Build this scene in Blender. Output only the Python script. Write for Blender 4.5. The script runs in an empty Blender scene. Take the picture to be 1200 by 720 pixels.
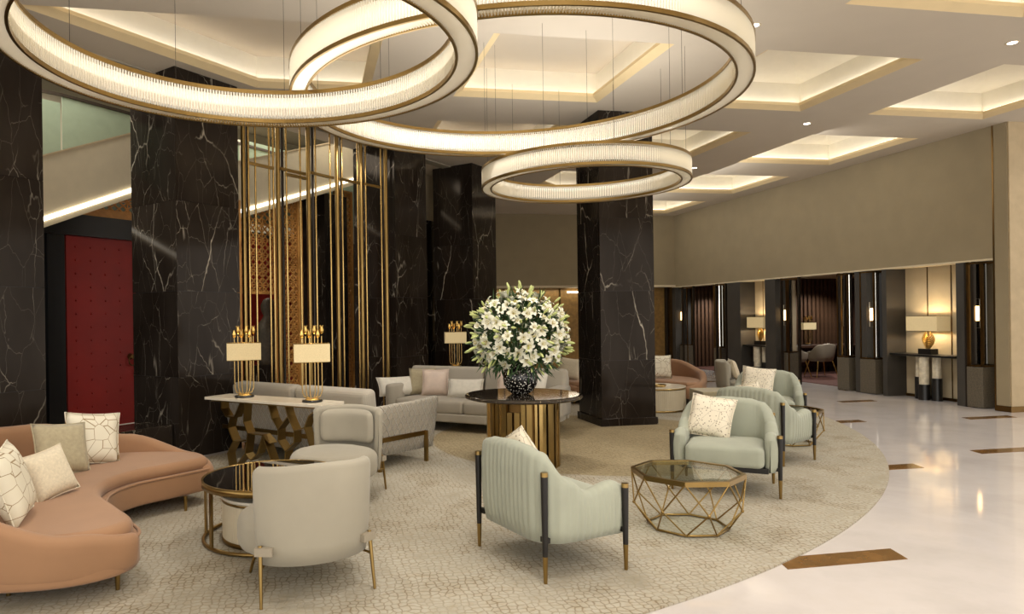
import bpy, bmesh, math, random
from mathutils import Vector, Matrix
random.seed(7)
C = bpy.context.scene.collection
PI = math.pi
sin, cos = math.sin, math.cos
# ------------------------------------------------------------------ camera
EYE = 1.6; YAW = 0.1741; ROLL = -0.0137; FPX = 799.6; CX = 503.0; CY = 372.7
HC = 4.54                      # lobby ceiling height
cam_d = bpy.data.cameras.new('camera'); cam = bpy.data.objects.new('camera', cam_d); C.objects.link(cam)
cam_d.sensor_width = 36; cam_d.lens = FPX/1200*36
cam_d.shift_x = (600-CX)/1200; cam_d.shift_y = (CY-360)/1200
cam_d.clip_start = .05; cam_d.clip_end = 200
cam.matrix_world = Matrix.Translation((0, 0, EYE)) @ Matrix.Rotation(-YAW, 4, 'Z') @ Matrix.Rotation(PI/2, 4, 'X') @ Matrix.Rotation(ROLL, 4, 'Z')
S = bpy.context.scene
S.camera = cam
S.view_settings.view_transform = 'Standard'; S.view_settings.look = 'None'
S.view_settings.gamma = 1; S.view_settings.use_curve_mapping = False
S.view_settings.exposure = 0.37
S.cycles.use_denoising = True
S.cycles.max_bounces = 8; S.cycles.diffuse_bounces = 4; S.cycles.glossy_bounces = 4
S.cycles.transmission_bounces = 6; S.cycles.transparent_max_bounces = 16
S.cycles.sample_clamp_indirect = 4.0; S.cycles.caustics_reflective = False; S.cycles.caustics_refractive = False
# ------------------------------------------------------------------ world: light of the rest of the open lobby
W = bpy.data.worlds.new('lobby_ambient'); S.world = W; W.use_nodes = True
W.node_tree.nodes['Background'].inputs[0].default_value = (1.0, .975, .94, 1)
W.node_tree.nodes['Background'].inputs[1].default_value = 1.45

def lin(c):
    return tuple((x/255/12.92 if x/255 <= .04045 else ((x/255+.055)/1.055)**2.4) for x in c)
def area_light(name, loc, size, power, col=(1, .9, .76), rot=(0, 0, 0), size_y=None):
    d = bpy.data.lights.new(name, 'AREA'); d.energy = power; d.color = col; d.size = size
    if size_y: d.shape = 'RECTANGLE'; d.size_y = size_y
    o = bpy.data.objects.new(name, d); o.location = loc; o.rotation_euler = rot; C.objects.link(o); return o
def spot_light(name, loc, power, angle=1.9, blend=.6, col=(1, .962, .91), r=.06):
    d = bpy.data.lights.new(name, 'SPOT'); d.energy = power; d.color = col; d.spot_size = angle; d.spot_blend = blend; d.shadow_soft_size = r
    o = bpy.data.objects.new(name, d); o.location = loc; C.objects.link(o); return o
def point_light(name, loc, power, col=(1, .8, .55), r=.05):
    d = bpy.data.lights.new(name, 'POINT'); d.energy = power; d.color = col; d.shadow_soft_size = r
    o = bpy.data.objects.new(name, d); o.location = loc; C.objects.link(o); return o
# grid of the ceiling: coffers start at (GU, GV) every GP metres, GS wide; a lamp in every crossing of the beams
GU, GV, GP, GS = 1.924, 6.835, 3.148, 2.028
for i in range(-1, 3):
    for j in range(-2, 4):
        u = GU+GS+.56+GP*(i-0); v = GV-.56+GP*j
        if v-u > 7.6 or u > 10.3: continue
        if abs(u-4.512) < .1 and abs(v-9.42) < .1: continue
        spot_light('downlight_lamp', (u, v, HC-.05), 118, 2.3, .8)
for _u, _v, _r, _z in ((-.32, 4.07, 1.2, 3.2), (1.66, 5.36, 1.6, 3.45), (3.09, 7.32, 1.0, 3.2)):
    _o = area_light('chandelier_uplight', (_u, _v, _z), 2*_r, 26, (1, .96, .9), rot=(PI, 0, 0)); _o.data.shape = 'DISK'
area_light('wall_fill_area', (8.2, 14.2, 4.3), 1.2, 62, (1, .96, .9), rot=(0, math.radians(-75), 0), size_y=9)  # added unseen panel that brightens the right wall evenly
_o = spot_light('wall_fill_spot', (11.8, 6.9, HC-.06), 35, 1.8, .9); _o.rotation_euler = (.6, 0, 0)  # added spot brightening the wall round the corner, no fitting
spot_light('seating_fill_spot', (.2, 5.2, HC-.05), 110, 1.6, .8)  # these four: extra spots added over the seats, no fittings in the ceiling
spot_light('seating_fill_spot', (-1.9, 4.6, HC-.05), 150, 1.5, .8)
spot_light('seating_fill_spot', (1.4, 8.6, HC-.05), 130, 1.6, .8)
spot_light('seating_fill_spot', (2.3, 7.0, HC-.05), 110, .9, .8)
area_light('hall_fill_area', (-4.3, 10.0, 5.4), 3, 160)  # both: added panels that brighten the dim hall behind the columns
area_light('hall_fill_area', (-.6, 13.6, 5.4), 3, 160)
spot_light('hall_fill_spot', (-2.6, 9.9, 4.3), 40, 2.2)  # added fill spot before the red door, not a hall lamp
_o = spot_light('hall_fill_spot', (1.2, 9.2, 4.4), 130, 1.0); _o.rotation_euler = (math.radians(52), 0, math.radians(28))  # added fill spot aimed from the lobby at the dark lattice
area_light('front_fill_area', (1.5, -1.5, 4.3), 6, 260, rot=(math.radians(35), 0, 0))  # added broad fill from behind the camera, not a fixture

# ------------------------------------------------------------------ pixel helper: a ray of the camera cut at a height / distance / plane
def ray(px, py):
    x = px-CX; y = py-CY; cr, sr = cos(ROLL), sin(ROLL)
    x, y = x*cr+y*sr, -x*sr+y*cr
    X, Y, Z = x/FPX, 1.0, -y/FPX
    c, s = cos(YAW), sin(YAW)
    return Vector((X*c+Y*s, -X*s+Y*c, Z))
def at(px, py, z=0.0):
    d = ray(px, py); t = (z-EYE)/d.z
    return Vector((d.x*t, d.y*t, z))
def far(px, py, Y):
    d = ray(px, py)
    return Vector((0, 0, EYE))+d*Y
def diag(px, py, D):           # cut with the plane v-u = D that runs along the colonnade
    d = ray(px, py); t = D/(d.y-d.x)
    return Vector((0, 0, EYE))+d*t
def wallu(px, py, u):
    d = ray(px, py); t = u/d.x
    return Vector((0, 0, EYE))+d*t

# ------------------------------------------------------------------ materials
MATS = {}
class NT:
    def __init__(s, name):
        s.m = bpy.data.materials.new(name); s.m.use_nodes = True; s.t = s.m.node_tree
        s.b = s.t.nodes['Principled BSDF']; s.out = s.t.nodes['Material Output']
    def n(s, typ, **k):
        x = s.t.nodes.new(typ)
        for a, v in k.items(): setattr(x, a, v)
        return x
    def l(s, a, b): s.t.links.new(a, b)
    def co(s, scale=(1, 1, 1), kind='Object', rot=(0, 0, 0)):
        tc = s.n('ShaderNodeTexCoord'); mp = s.n('ShaderNodeMapping'); mp.inputs['Scale'].default_value = scale; mp.inputs['Rotation'].default_value = rot
        s.l(tc.outputs[kind], mp.inputs[0]); return mp.outputs[0]
    def noise(s, vec, scale, detail=3, rough=.5, dist=0):
        x = s.n('ShaderNodeTexNoise'); x.inputs['Scale'].default_value = scale; x.inputs['Detail'].default_value = detail
        x.inputs['Roughness'].default_value = rough; x.inputs['Distortion'].default_value = dist
        s.l(vec, x.inputs['Vector']); return x
    def ramp(s, fac, stops):
        r = s.n('ShaderNodeValToRGB'); e = r.color_ramp.elements
        while len(e) < len(stops): e.new(.5)
        for q, (p, c) in zip(e, stops): q.position = p; q.color = (*c, 1) if len(c) == 3 else c
        s.l(fac, r.inputs[0]); return r.outputs[0]
    def math(s, op, a, b=None):
        x = s.n('ShaderNodeMath', operation=op)
        for i, v in enumerate((a, b)):
            if v is None: continue
            if isinstance(v, (int, float)): x.inputs[i].default_value = v
            else: s.l(v, x.inputs[i])
        return x.outputs[0]
    def mix(s, f, a, b):
        x = s.n('ShaderNodeMix', data_type='RGBA')
        for i, v in ((0, f), (6, a), (7, b)):
            if isinstance(v, (int, float)): x.inputs[i].default_value = v
            elif isinstance(v, tuple): x.inputs[i].default_value = (*v, 1)
            else: s.l(v, x.inputs[i])
        return x.outputs[2]
    def bump(s, h, strength=.2, dist=.01):
        b = s.n('ShaderNodeBump'); b.inputs['Strength'].default_value = strength; b.inputs['Distance'].default_value = dist
        s.l(h, b.inputs['Height']); s.l(b.outputs[0], s.b.inputs['Normal'])
    def set(s, **k):
        names = dict(col='Base Color', rough='Roughness', metal='Metallic', spec='Specular IOR Level', sheen='Sheen Weight', emi='Emission Strength', ecol='Emission Color', trans='Transmission Weight', ior='IOR', alpha='Alpha', coat='Coat Weight')
        for a, v in k.items():
            i = s.b.inputs[names[a]]
            if isinstance(v, tuple): i.default_value = (*v, 1)
            elif isinstance(v, (int, float)): i.default_value = v
            else: s.l(v, i)
        return s
def plain(name, c, rough=.5, metal=0, var=.06, scale=8, bump=0, sheen=0, bscale=200, spec=.5):
    t = NT(name); base = lin(c)
    v = t.co(); n = t.noise(v, scale, 4)
    t.set(col=t.ramp(n.outputs[0], [(.3, tuple(x*(1-var) for x in base)), (.7, tuple(min(1, x*(1+var)) for x in base))]), rough=rough, metal=metal, sheen=sheen, spec=spec)
    if bump: t.bump(t.noise(v, bscale, 2).outputs[0], bump, .003)
    MATS[name] = t.m; return t.m
def emit(name, c, s):
    t = NT(name); t.set(col=lin(c), emi=s, ecol=lin(c)); MATS[name] = t.m; return t.m

M = MATS
plain('brass', (148, 122, 74), .3, 1, .08, 5)
plain('brass_bright', (190, 160, 102), .24, 1, .1, 6)
plain('bronze', (110, 84, 48), .35, 1, .1, 6)
plain('gold_leaf', (214, 176, 100), .3, 1, .12, 20, .3, bscale=60)
plain('dark_bronze', (52, 44, 36), .4, .6, .1)
plain('ceiling', (200, 189, 172), .75, 0, .02, 2)
plain('coffer_lip', (222, 200, 156), .7, 0, .02)
plain('coffer_in', (230, 224, 208), .7, 0, .02)
plain('wallcover', (144, 130, 102), .8, 0, .05, 3, .15, bscale=300)
plain('wallcover_light', (184, 164, 130), .8, 0, .07, 6, .3, bscale=150)
plain('plaster', (204, 190, 160), .8, 0, .03)
plain('greywall', (150, 142, 125), .8, 0, .03)
plain('alcove_wall', (196, 180, 148), .8, 0, .05, 5, .2, bscale=250)
plain('charcoal', (56, 52, 46), .6, 0, .15, 3, .15, bscale=200)
plain('blackmetal', (30, 27, 24), .4, .3, .1)
plain('black_lacquer', (22, 20, 18), .35, 0, .1)
plain('peach', (152, 114, 82), .85, 0, .07, 3, .12, .15, 500)
plain('mint', (156, 159, 142), .85, 0, .07, 4, .12, .15, 500)
plain('beige_velvet', (156, 149, 132), .85, 0, .06, 3, .12, .15, 500)
plain('grey_velvet', (166, 158, 143), .85, 0, .06, 3, .12, .15, 500)
plain('pink_satin', (206, 186, 170), .5, 0, .08, 9, .2, .2, 60)
plain('taupe_cloth', (164, 152, 122), .8, 0, .1, 40, .4, .2, 120)
plain('white_cloth', (214, 208, 194), .8, 0, .06, 20, .3, .1, 150)
plain('cream_cloth', (205, 192, 166), .8, 0, .1, 60, .5, .1, 160)
plain('strap_grey', (150, 140, 122), .6)
plain('cream_lacquer', (206, 194, 168), .45, 0, .03)
plain('white_stone', (222, 212, 192), .2, 0, .05, 6)
plain('granite', (92, 84, 70), .4, 0, .3, 60)
plain('onyx', (206, 196, 172), .3, 0, .2, 14)
plain('red_lacquer', (150, 30, 22), .45, 0, .1, 3)
plain('wood_carved', (196, 140, 72), .45, 0, .14, 12)
plain('wood_dark', (64, 42, 30), .5, 0, .2, 8)
plain('wood_slat', (84, 60, 42), .5, 0, .2, 8)
plain('carpet_red', (92, 56, 46), .9, 0, .15, 30)
plain('petal', (238, 236, 216), .6, 0, .04, 20)
plain('bud', (196, 204, 132), .6, 0, .12, 8)
plain('leaf', (48, 78, 36), .5, 0, .25, 10)
plain('stamen', (196, 176, 84), .6)
plain('statue', (70, 62, 48), .5, .2, .3, 20, .5, bscale=30)
plain('glass_mint', (122, 136, 120), .15, 0, .05)
emit('led_white', (255, 246, 226), 3.2)
emit('led_cove', (255, 248, 236), 3.6)
emit('lamp_disc', (255, 248, 235), 9)
emit('bulb_glow', (255, 206, 140), 5)
emit('crystal_core', (255, 248, 236), .34)

def shade_mat():
    t = NT('lamp_shade'); v = t.co((1, 1, 1)); n = t.noise(v, 90, 2)
    c = t.ramp(n.outputs[0], [(.3, lin((200, 182, 140))), (.7, lin((216, 199, 158)))])
    t.set(col=c, rough=.8, emi=.16, ecol=lin((255, 222, 160))); M['shade'] = t.m
shade_mat()
def marble(name, base=(30, 24, 19), vein=(214, 204, 184), sc=1.0, amount=1.0, rough=.1, spec=.12):
    t = NT(name)
    oi = t.n('ShaderNodeObjectInfo'); v0 = t.co((1, 1, .38), rot=(.35, .25, .5)); vo_ = t.n('ShaderNodeVectorMath', operation='ADD'); t.l(v0, vo_.inputs[0])
    cb = t.n('ShaderNodeCombineXYZ'); rr = t.math('MULTIPLY', oi.outputs['Random'], 37.0); t.l(rr, cb.inputs[0]); t.l(t.math('MULTIPLY', rr, 1.7), cb.inputs[1]); t.l(rr, cb.inputs[2]); t.l(cb.outputs[0], vo_.inputs[1]); v = vo_.outputs[0]
    n = t.noise(v, 1.6*sc, 5, .6)
    add = t.n('ShaderNodeMix', data_type='VECTOR'); 
    sub = t.n('ShaderNodeVectorMath', operation='MULTIPLY_ADD'); sub.inputs[1].default_value = (.26, .26, .26)
    t.l(n.outputs['Color'], sub.inputs[0]); t.l(v, sub.inputs[2])
    def veins(scale, w):
        x = t.n('ShaderNodeTexVoronoi', feature='DISTANCE_TO_EDGE'); x.inputs['Scale'].default_value = scale
        t.l(sub.outputs[0], x.inputs['Vector'])
        return t.ramp(x.outputs['Distance'], [(0, (1, 1, 1)), (w, (0, 0, 0))])
    v1 = veins(1.2*sc, .0065); v2 = veins(2.9*sc, .007)
    mask = t.noise(v, 1.7*sc, 3); mk = t.ramp(mask.outputs[0], [(.5, (0, 0, 0)), (.66, (1, 1, 1))])
    mask2 = t.noise(v, 3.5*sc, 2); mk2 = t.ramp(mask2.outputs[0], [(.46, (0, 0, 0)), (.62, (1, 1, 1))])
    # short upright bright flecks
    vs = t.co((7*sc, 7*sc, .8*sc), rot=(.06, .1, 0)); fl = t.noise(vs, 1.0, 3, .6); fk = t.ramp(fl.outputs[0], [(.66, (0, 0, 0)), (.70, (1, 1, 1)), (.72, (0, 0, 0))])
    v3 = t.math('MULTIPLY', veins(4.6*sc, .006), .30); a = t.math('ADD', t.math('MULTIPLY', v1, mk), t.math('MULTIPLY', v3, mask.outputs[0])); b = t.math('MULTIPLY', v2, mk2); b = t.math('MULTIPLY', b, .5); f = t.math('MULTIPLY', t.math('MULTIPLY', fk, mk2), .55)
    tot = t.math('MINIMUM', t.math('MULTIPLY', t.math('ADD', t.math('ADD', a, b), f), .8*amount), 1.0)
    cl = t.noise(v, 2.2*sc, 4); t.b.inputs['Specular IOR Level'].default_value = .2; bc = t.ramp(cl.outputs[0], [(.3, lin(base)), (.75, lin(tuple(min(255, x+18) for x in base)))])
    t.set(col=t.mix(tot, bc, lin(vein)), rough=rough, spec=spec); t.b.inputs['Specular Tint'].default_value = (1, .86, .72, 1)
    M[name] = t.m
marble('black_marble')
marble('table_marble', (34, 28, 22), (220, 200, 160), 2.2, 1.1, .06, .5)
def floor_mat():
    t = NT('floor_marble'); v = t.co()
    n = t.noise(v, 1.2, 6, .6); n2 = t.noise(v, 9, 4, .7)
    c = t.ramp(n.outputs[0], [(.3, lin((192, 185, 180))), (.55, lin((206, 199, 195))), (.8, lin((198, 190, 183)))])
    sp = t.ramp(n2.outputs[0], [(.70, (0, 0, 0)), (.76, (1, 1, 1))])
    c = t.mix(t.math('MULTIPLY', sp, .25), c, lin((170, 148, 120)))
    t.set(col=c, rough=.07, spec=.55); M['floor_marble'] = t.m
floor_mat()
plain('inlay_brown', (112, 80, 42), .1, 0, .25, 6)
def rug_mat():
    t = NT('rug'); v = t.co()
    d = t.noise(v, 7, 2); off = t.n('ShaderNodeVectorMath', operation='MULTIPLY_ADD'); off.inputs[1].default_value = (.07, .07, 0)
    t.l(d.outputs['Color'], off.inputs[0]); t.l(v, off.inputs[2])
    vo = t.n('ShaderNodeTexVoronoi', feature='DISTANCE_TO_EDGE'); vo.inputs['Scale'].default_value = 21; vo.inputs['Randomness'].default_value = .55; t.l(off.outputs[0], vo.inputs['Vector'])
    ln = t.ramp(vo.outputs['Distance'], [(0.03, (1, 1, 1)), (.13, (0, 0, 0))])
    w1 = t.noise(v, 2.2, 5, .65); wear = t.ramp(w1.outputs[0], [(.34, (.15, .15, .15)), (.6, (1, 1, 1))])
    w2 = t.noise(v, 26, 4, .75)
    base = t.ramp(w1.outputs[0], [(.28, lin((152, 145, 128))), (.5, lin((172, 166, 151))), (.75, lin((148, 139, 120)))])
    base = t.mix(t.math('MULTIPLY', t.ramp(w2.outputs[0], [(.45, (0, 0, 0)), (.75, (1, 1, 1))]), .45), base, lin((158, 140, 108)))
    # brown medallion around the marble table
    sp = t.n('ShaderNodeSeparateXYZ'); t.l(v, sp.inputs[0])
    def circ(cu, cv, r, k=1.0):
        dx = t.math('SUBTRACT', sp.outputs[0], cu); dy = t.math('MULTIPLY', t.math('SUBTRACT', sp.outputs[1], cv), k)
        q = t.math('SQRT', t.math('ADD', t.math('MULTIPLY', dx, dx), t.math('MULTIPLY', dy, dy)))
        return t.ramp(t.math('DIVIDE', q, r), [(.985, (1, 1, 1)), (1.0, (0, 0, 0))])
    med = circ(3.6, 8.3, 2.1)
    mb = t.ramp(w2.outputs[0], [(.3, lin((128, 112, 82))), (.6, lin((160, 144, 110))), (.8, lin((186, 172, 138)))])
    col = t.mix(t.math('MULTIPLY', med, .85), base, mb)
    col = t.mix(t.math('MULTIPLY', t.math('MULTIPLY', ln, wear), .72), col, lin((112, 94, 68)))
    t.set(col=col, rough=.95, spec=.15); t.bump(t.math('ADD', w2.outputs[0], t.math('MULTIPLY', ln, -.6)), .35, .004); M['rug'] = t.m
rug_mat()
def pillow_lines():
    t = NT('pillow_lines'); v = t.co()
    vo = t.n('ShaderNodeTexVoronoi', feature='DISTANCE_TO_EDGE', distance='EUCLIDEAN'); vo.inputs['Scale'].default_value = 9; vo.inputs['Randomness'].default_value = .9
    mp = t.co((1, 0.1, 1)); t.l(mp, vo.inputs['Vector'])
    ln = t.ramp(vo.outputs['Distance'], [(.010, (1, 1, 1)), (.018, (0, 0, 0))])
    t.set(col=t.mix(ln, lin((214, 206, 184)), lin((140, 116, 78))), rough=.7); M['pillow_lines'] = t.m
    t = NT('pillow_dots'); mp = t.co((1, .1, 1))
    vo = t.n('ShaderNodeTexVoronoi'); vo.inputs['Scale'].default_value = 42; t.l(mp, vo.inputs['Vector'])
    ve = t.n('ShaderNodeTexVoronoi', feature='DISTANCE_TO_EDGE'); ve.inputs['Scale'].default_value = 7; t.l(mp, ve.inputs['Vector'])
    d = t.ramp(vo.outputs['Distance'], [(.2, (1, 1, 1)), (.27, (0, 0, 0))]); e = t.ramp(ve.outputs['Distance'], [(.006, (1, 1, 1)), (.012, (0, 0, 0))])
    t.set(col=t.mix(t.math('MAXIMUM', t.math('MULTIPLY', d, .75), t.math('MULTIPLY', e, .45)), lin((224, 214, 192)), lin((96, 74, 52))), rough=.7); M['pillow_dots'] = t.m
    t = NT('vase_dots'); v = t.co(); vo = t.n('ShaderNodeTexVoronoi'); vo.inputs['Scale'].default_value = 44; vo.inputs['Randomness'].default_value = .75; t.l(v, vo.inputs['Vector'])
    t.set(col=t.ramp(vo.outputs['Distance'], [(.27, lin((228, 222, 210))), (.31, lin((14, 12, 12)))]), rough=.25); M['vase_dots'] = t.m
    # quilted velvet: diamond stitch lines pressed in
    t = NT('quilted'); tc = t.n('ShaderNodeTexCoord'); sp = t.n('ShaderNodeSeparateXYZ'); t.l(tc.outputs['UV'], sp.inputs[0])
    a = t.math('ADD', sp.outputs[0], t.math('MULTIPLY', sp.outputs[1], .62)); b = t.math('SUBTRACT', sp.outputs[0], t.math('MULTIPLY', sp.outputs[1], .62))
    def tri(x): return t.math('PINGPONG', t.math('MULTIPLY', x, 13), .5)
    h = t.math('MINIMUM', tri(a), tri(b)); hh = t.ramp(h, [(0, (0, 0, 0)), (.10, (1, 1, 1))])
    t.set(col=t.mix(hh, lin((180, 172, 156)), lin((160, 151, 135))), rough=.8, sheen=.3); t.bump(hh, .9, .012); M['quilted'] = t.m
pillow_lines()
def glassy():
    t = NT('smoked_glass'); t.set(col=lin((180, 196, 180)), rough=.02, spec=.5)
    tr = t.n('ShaderNodeBsdfTransparent'); tr.inputs[0].default_value = (.84, .88, .84, 1); gl = t.n('ShaderNodeBsdfGlossy'); gl.inputs['Roughness'].default_value = .02
    fr = t.n('ShaderNodeLayerWeight'); fr.inputs[0].default_value = .5; ff = t.math('ADD', t.math('MULTIPLY', t.math('POWER', fr.outputs['Facing'], 4), .6), .05); mx = t.n('ShaderNodeMixShader'); t.l(ff, mx.inputs[0]); t.l(tr.outputs[0], mx.inputs[1]); t.l(gl.outputs[0], mx.inputs[2]); t.l(mx.outputs[0], t.out.inputs[0]); M['clear_glass'] = t.m
    t = NT('crystal'); tr = t.n('ShaderNodeBsdfTransparent'); tr.inputs[0].default_value = (.97, .95, .9, 1)
    t.set(col=lin((236, 230, 214)), rough=.12, spec=.9)
    mx = t.n('ShaderNodeMixShader'); mx.inputs[0].default_value = .5; t.l(tr.outputs[0], mx.inputs[1]); t.l(t.b.outputs[0], mx.inputs[2]); t.l(mx.outputs[0], t.out.inputs[0]); M['crystal'] = t.m
    t = NT('dark_mirror'); t.set(col=lin((20, 16, 12)), rough=.03, spec=.9, coat=.6); M['dark_mirror'] = t.m
glassy()

# ------------------------------------------------------------------ mesh builder
class MB:
    def __init__(s): s.v = []; s.f = []; s.uv = None; s.sm = []
    def add(s, vs, fs, smooth=False):
        k = len(s.v); s.v += [tuple(p) for p in vs]; s.f += [tuple(i+k for i in f) for f in fs]; s.sm += [smooth]*len(fs); return s
    def box(s, c, d, rz=0, rx=0, ry=0):
        R = Matrix.Rotation(rz, 3, 'Z') @ Matrix.Rotation(ry, 3, 'Y') @ Matrix.Rotation(rx, 3, 'X'); c = Vector(c)
        vs = [c+R @ Vector((sx*d[0]/2, sy*d[1]/2, sz*d[2]/2)) for sz in (-1, 1) for sy in (-1, 1) for sx in (-1, 1)]
        return s.add(vs, [(0, 2, 3, 1), (4, 5, 7, 6), (0, 1, 5, 4), (2, 6, 7, 3), (0, 4, 6, 2), (1, 3, 7, 5)])
    def beam(s, a, b, w, t, up=(0, 0, 1)):      # rectangular bar from a to b
        a = Vector(a); b = Vector(b); d = (b-a).normalized(); up = Vector(up)
        if abs(d.dot(up)) > .98: up = Vector((1, 0, 0))
        x = d.cross(up).normalized()*w/2; y = x.cross(d).normalized()*t/2
        vs = [p+sx*x+sy*y for p in (a, b) for sx, sy in ((-1, -1), (1, -1), (1, 1), (-1, 1))]
        return s.add(vs, [(3, 2, 1, 0), (4, 5, 6, 7), (0, 1, 5, 4), (1, 2, 6, 5), (2, 3, 7, 6), (3, 0, 4, 7)])
    def rod(s, a, b, r0, r1=None, n=8, caps=True):
        a = Vector(a); b = Vector(b); r1 = r0 if r1 is None else r1; d = (b-a).normalized(); up = Vector((0, 0, 1)) if abs(d.z) < .95 else Vector((1, 0, 0))
        x = d.cross(up).normalized(); y = x.cross(d)
        vs = [p+r*(x*cos(2*PI*i/n)+y*sin(2*PI*i/n)) for p, r in ((a, r0), (b, r1)) for i in range(n)]
        s.add(vs, [(i, (i+1) % n, n+(i+1) % n, n+i) for i in range(n)], True)
        if caps: s.add(vs, [tuple(range(n-1, -1, -1)), tuple(range(n, 2*n))])
        return s
    def tube(s, pts, r, n=8, closed=False):
        pts = [Vector(p) for p in pts]; m = len(pts); vs = []; prev = None
        for i, p in enumerate(pts):
            a = pts[(i-1) % m] if (closed or i > 0) else p; b = pts[(i+1) % m] if (closed or i < m-1) else p
            d = (b-a).normalized()
            if prev is None:
                up = Vector((0, 0, 1)) if abs(d.z) < .9 else Vector((1, 0, 0)); x = d.cross(up).normalized()
            else:
                x = (prev-d*prev.dot(d)).normalized()
            prev = x; y = d.cross(x); rr = r(i/(m-1)) if callable(r) else r
            vs += [p+rr*(x*cos(2*PI*j/n)+y*sin(2*PI*j/n)) for j in range(n)]
        fs = [(i*n+j, i*n+(j+1) % n, ((i+1) % m)*n+(j+1) % n, ((i+1) % m)*n+j) for i in range(m if closed else m-1) for j in range(n)]
        s.add(vs, fs, True)
        if not closed: s.add(vs, [tuple(range(n-1, -1, -1)), tuple(range((m-1)*n, m*n))])
        return s
    def lathe(s, prof, n=32, c=(0, 0, 0), smooth=True):
        c = Vector(c); vs = [c+Vector((r*cos(2*PI*i/n), r*sin(2*PI*i/n), z)) for r, z in prof for i in range(n)]
        fs = [(k*n+i, k*n+(i+1) % n, (k+1)*n+(i+1) % n, (k+1)*n+i) for k in range(len(prof)-1) for i in range(n)]
        s.add(vs, fs, smooth)
        return s
    def prism(s, poly, z0, z1):
        n = len(poly); vs = [(p[0], p[1], z) for z in (z0, z1) for p in poly]
        return s.add(vs, [tuple(range(n-1, -1, -1)), tuple(range(n, 2*n))]+[(i, (i+1) % n, n+(i+1) % n, n+i) for i in range(n)])
    def grid(s, rows, smooth=True, closed_u=False, closed_v=False):
        m = len(rows); n = len(rows[0]); vs = [p for r in rows for p in r]
        fs = [(i*n+j, i*n+(j+1) % n, ((i+1) % m)*n+(j+1) % n, ((i+1) % m)*n+j) for i in range(m if closed_u else m-1) for j in range(n if closed_v else n-1)]
        return s.add(vs, fs, smooth)
    def build(s, name, mat, parent=None, bevel=0, seg=2, sub=0, sharp=None):
        me = bpy.data.meshes.new(name); me.from_pydata(s.v, [], s.f); me.polygons.foreach_set('use_smooth', s.sm)
        if s.uv: 
            ul = me.uv_layers.new(name='UVMap')
            for lp in me.loops: ul.data[lp.index].uv = s.uv[lp.vertex_index]
        me.materials.append(M[mat] if isinstance(mat, str) else mat); me.update()
        o = bpy.data.objects.new(name, me); C.objects.link(o)
        if parent: o.parent = parent
        if bevel:
            b = o.modifiers.new('bevel', 'BEVEL'); b.width = bevel; b.segments = seg; b.limit_method = 'ANGLE'; b.angle_limit = .6
        if sub:
            b = o.modifiers.new('sub', 'SUBSURF'); b.levels = sub; b.render_levels = sub
        return o
def tag(o, label=None, cat=None, group=None, kind=None):
    if label: o['label'] = label
    if cat: o['category'] = cat
    if group: o['group'] = group
    if kind: o['kind'] = kind
    return o
def thing(name, label, cat, loc=(0, 0, 0), rz=0, group=None):
    o = bpy.data.objects.new(name, None); C.objects.link(o); o.location = loc; o.rotation_euler = (0, 0, rz); o.empty_display_size = .1
    return tag(o, label, cat, group)
def struct(name, mb, mat, bevel=0, parent=None):
    return tag(mb.build(name, mat, parent, bevel), kind='structure')
def dup(o, loc=None, rz=None, label=None, group=None, parent=None):
    c = o.copy(); C.objects.link(c); c.parent = parent
    if loc is not None: c.location = loc
    if rz is not None: c.rotation_euler = (0, 0, rz)
    if label: c['label'] = label
    if group: c['group'] = group
    for ch in list(o.children):
        if ch.type == 'MESH': dup(ch, parent=c)
    return c
def spline(pts, n, closed=False):
    P = [Vector(p) for p in pts]; m = len(P); out = []
    segs = m if closed else m-1
    for i in range(segs):
        p0 = P[(i-1) % m] if closed or i > 0 else P[i]*2-P[i+1]
        p1 = P[i]; p2 = P[(i+1) % m]
        p3 = P[(i+2) % m] if closed or i < m-2 else P[i+1]*2-P[i]
        for k in range(n):
            t = k/n
            out.append(.5*((2*p1)+(-p0+p2)*t+(2*p0-5*p1+4*p2-p3)*t*t+(-p0+3*p1-3*p2+p3)*t**3))
    if not closed: out.append(P[-1])
    return out
def interp(x, tab):
    if x <= tab[0][0]: return tab[0][1]
    for (a, fa), (b, fb) in zip(tab, tab[1:]):
        if x <= b:
            t = (x-a)/(b-a); t = t*t*(3-2*t); return fa+(fb-fa)*t
    return tab[-1][1]
def offset_path(path, i):
    a = path[max(0, i-1)]; b = path[min(len(path)-1, i+1)]; d = Vector((b[0]-a[0], b[1]-a[1], 0)).normalized()
    return Vector((d.y, -d.x, 0))
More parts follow.
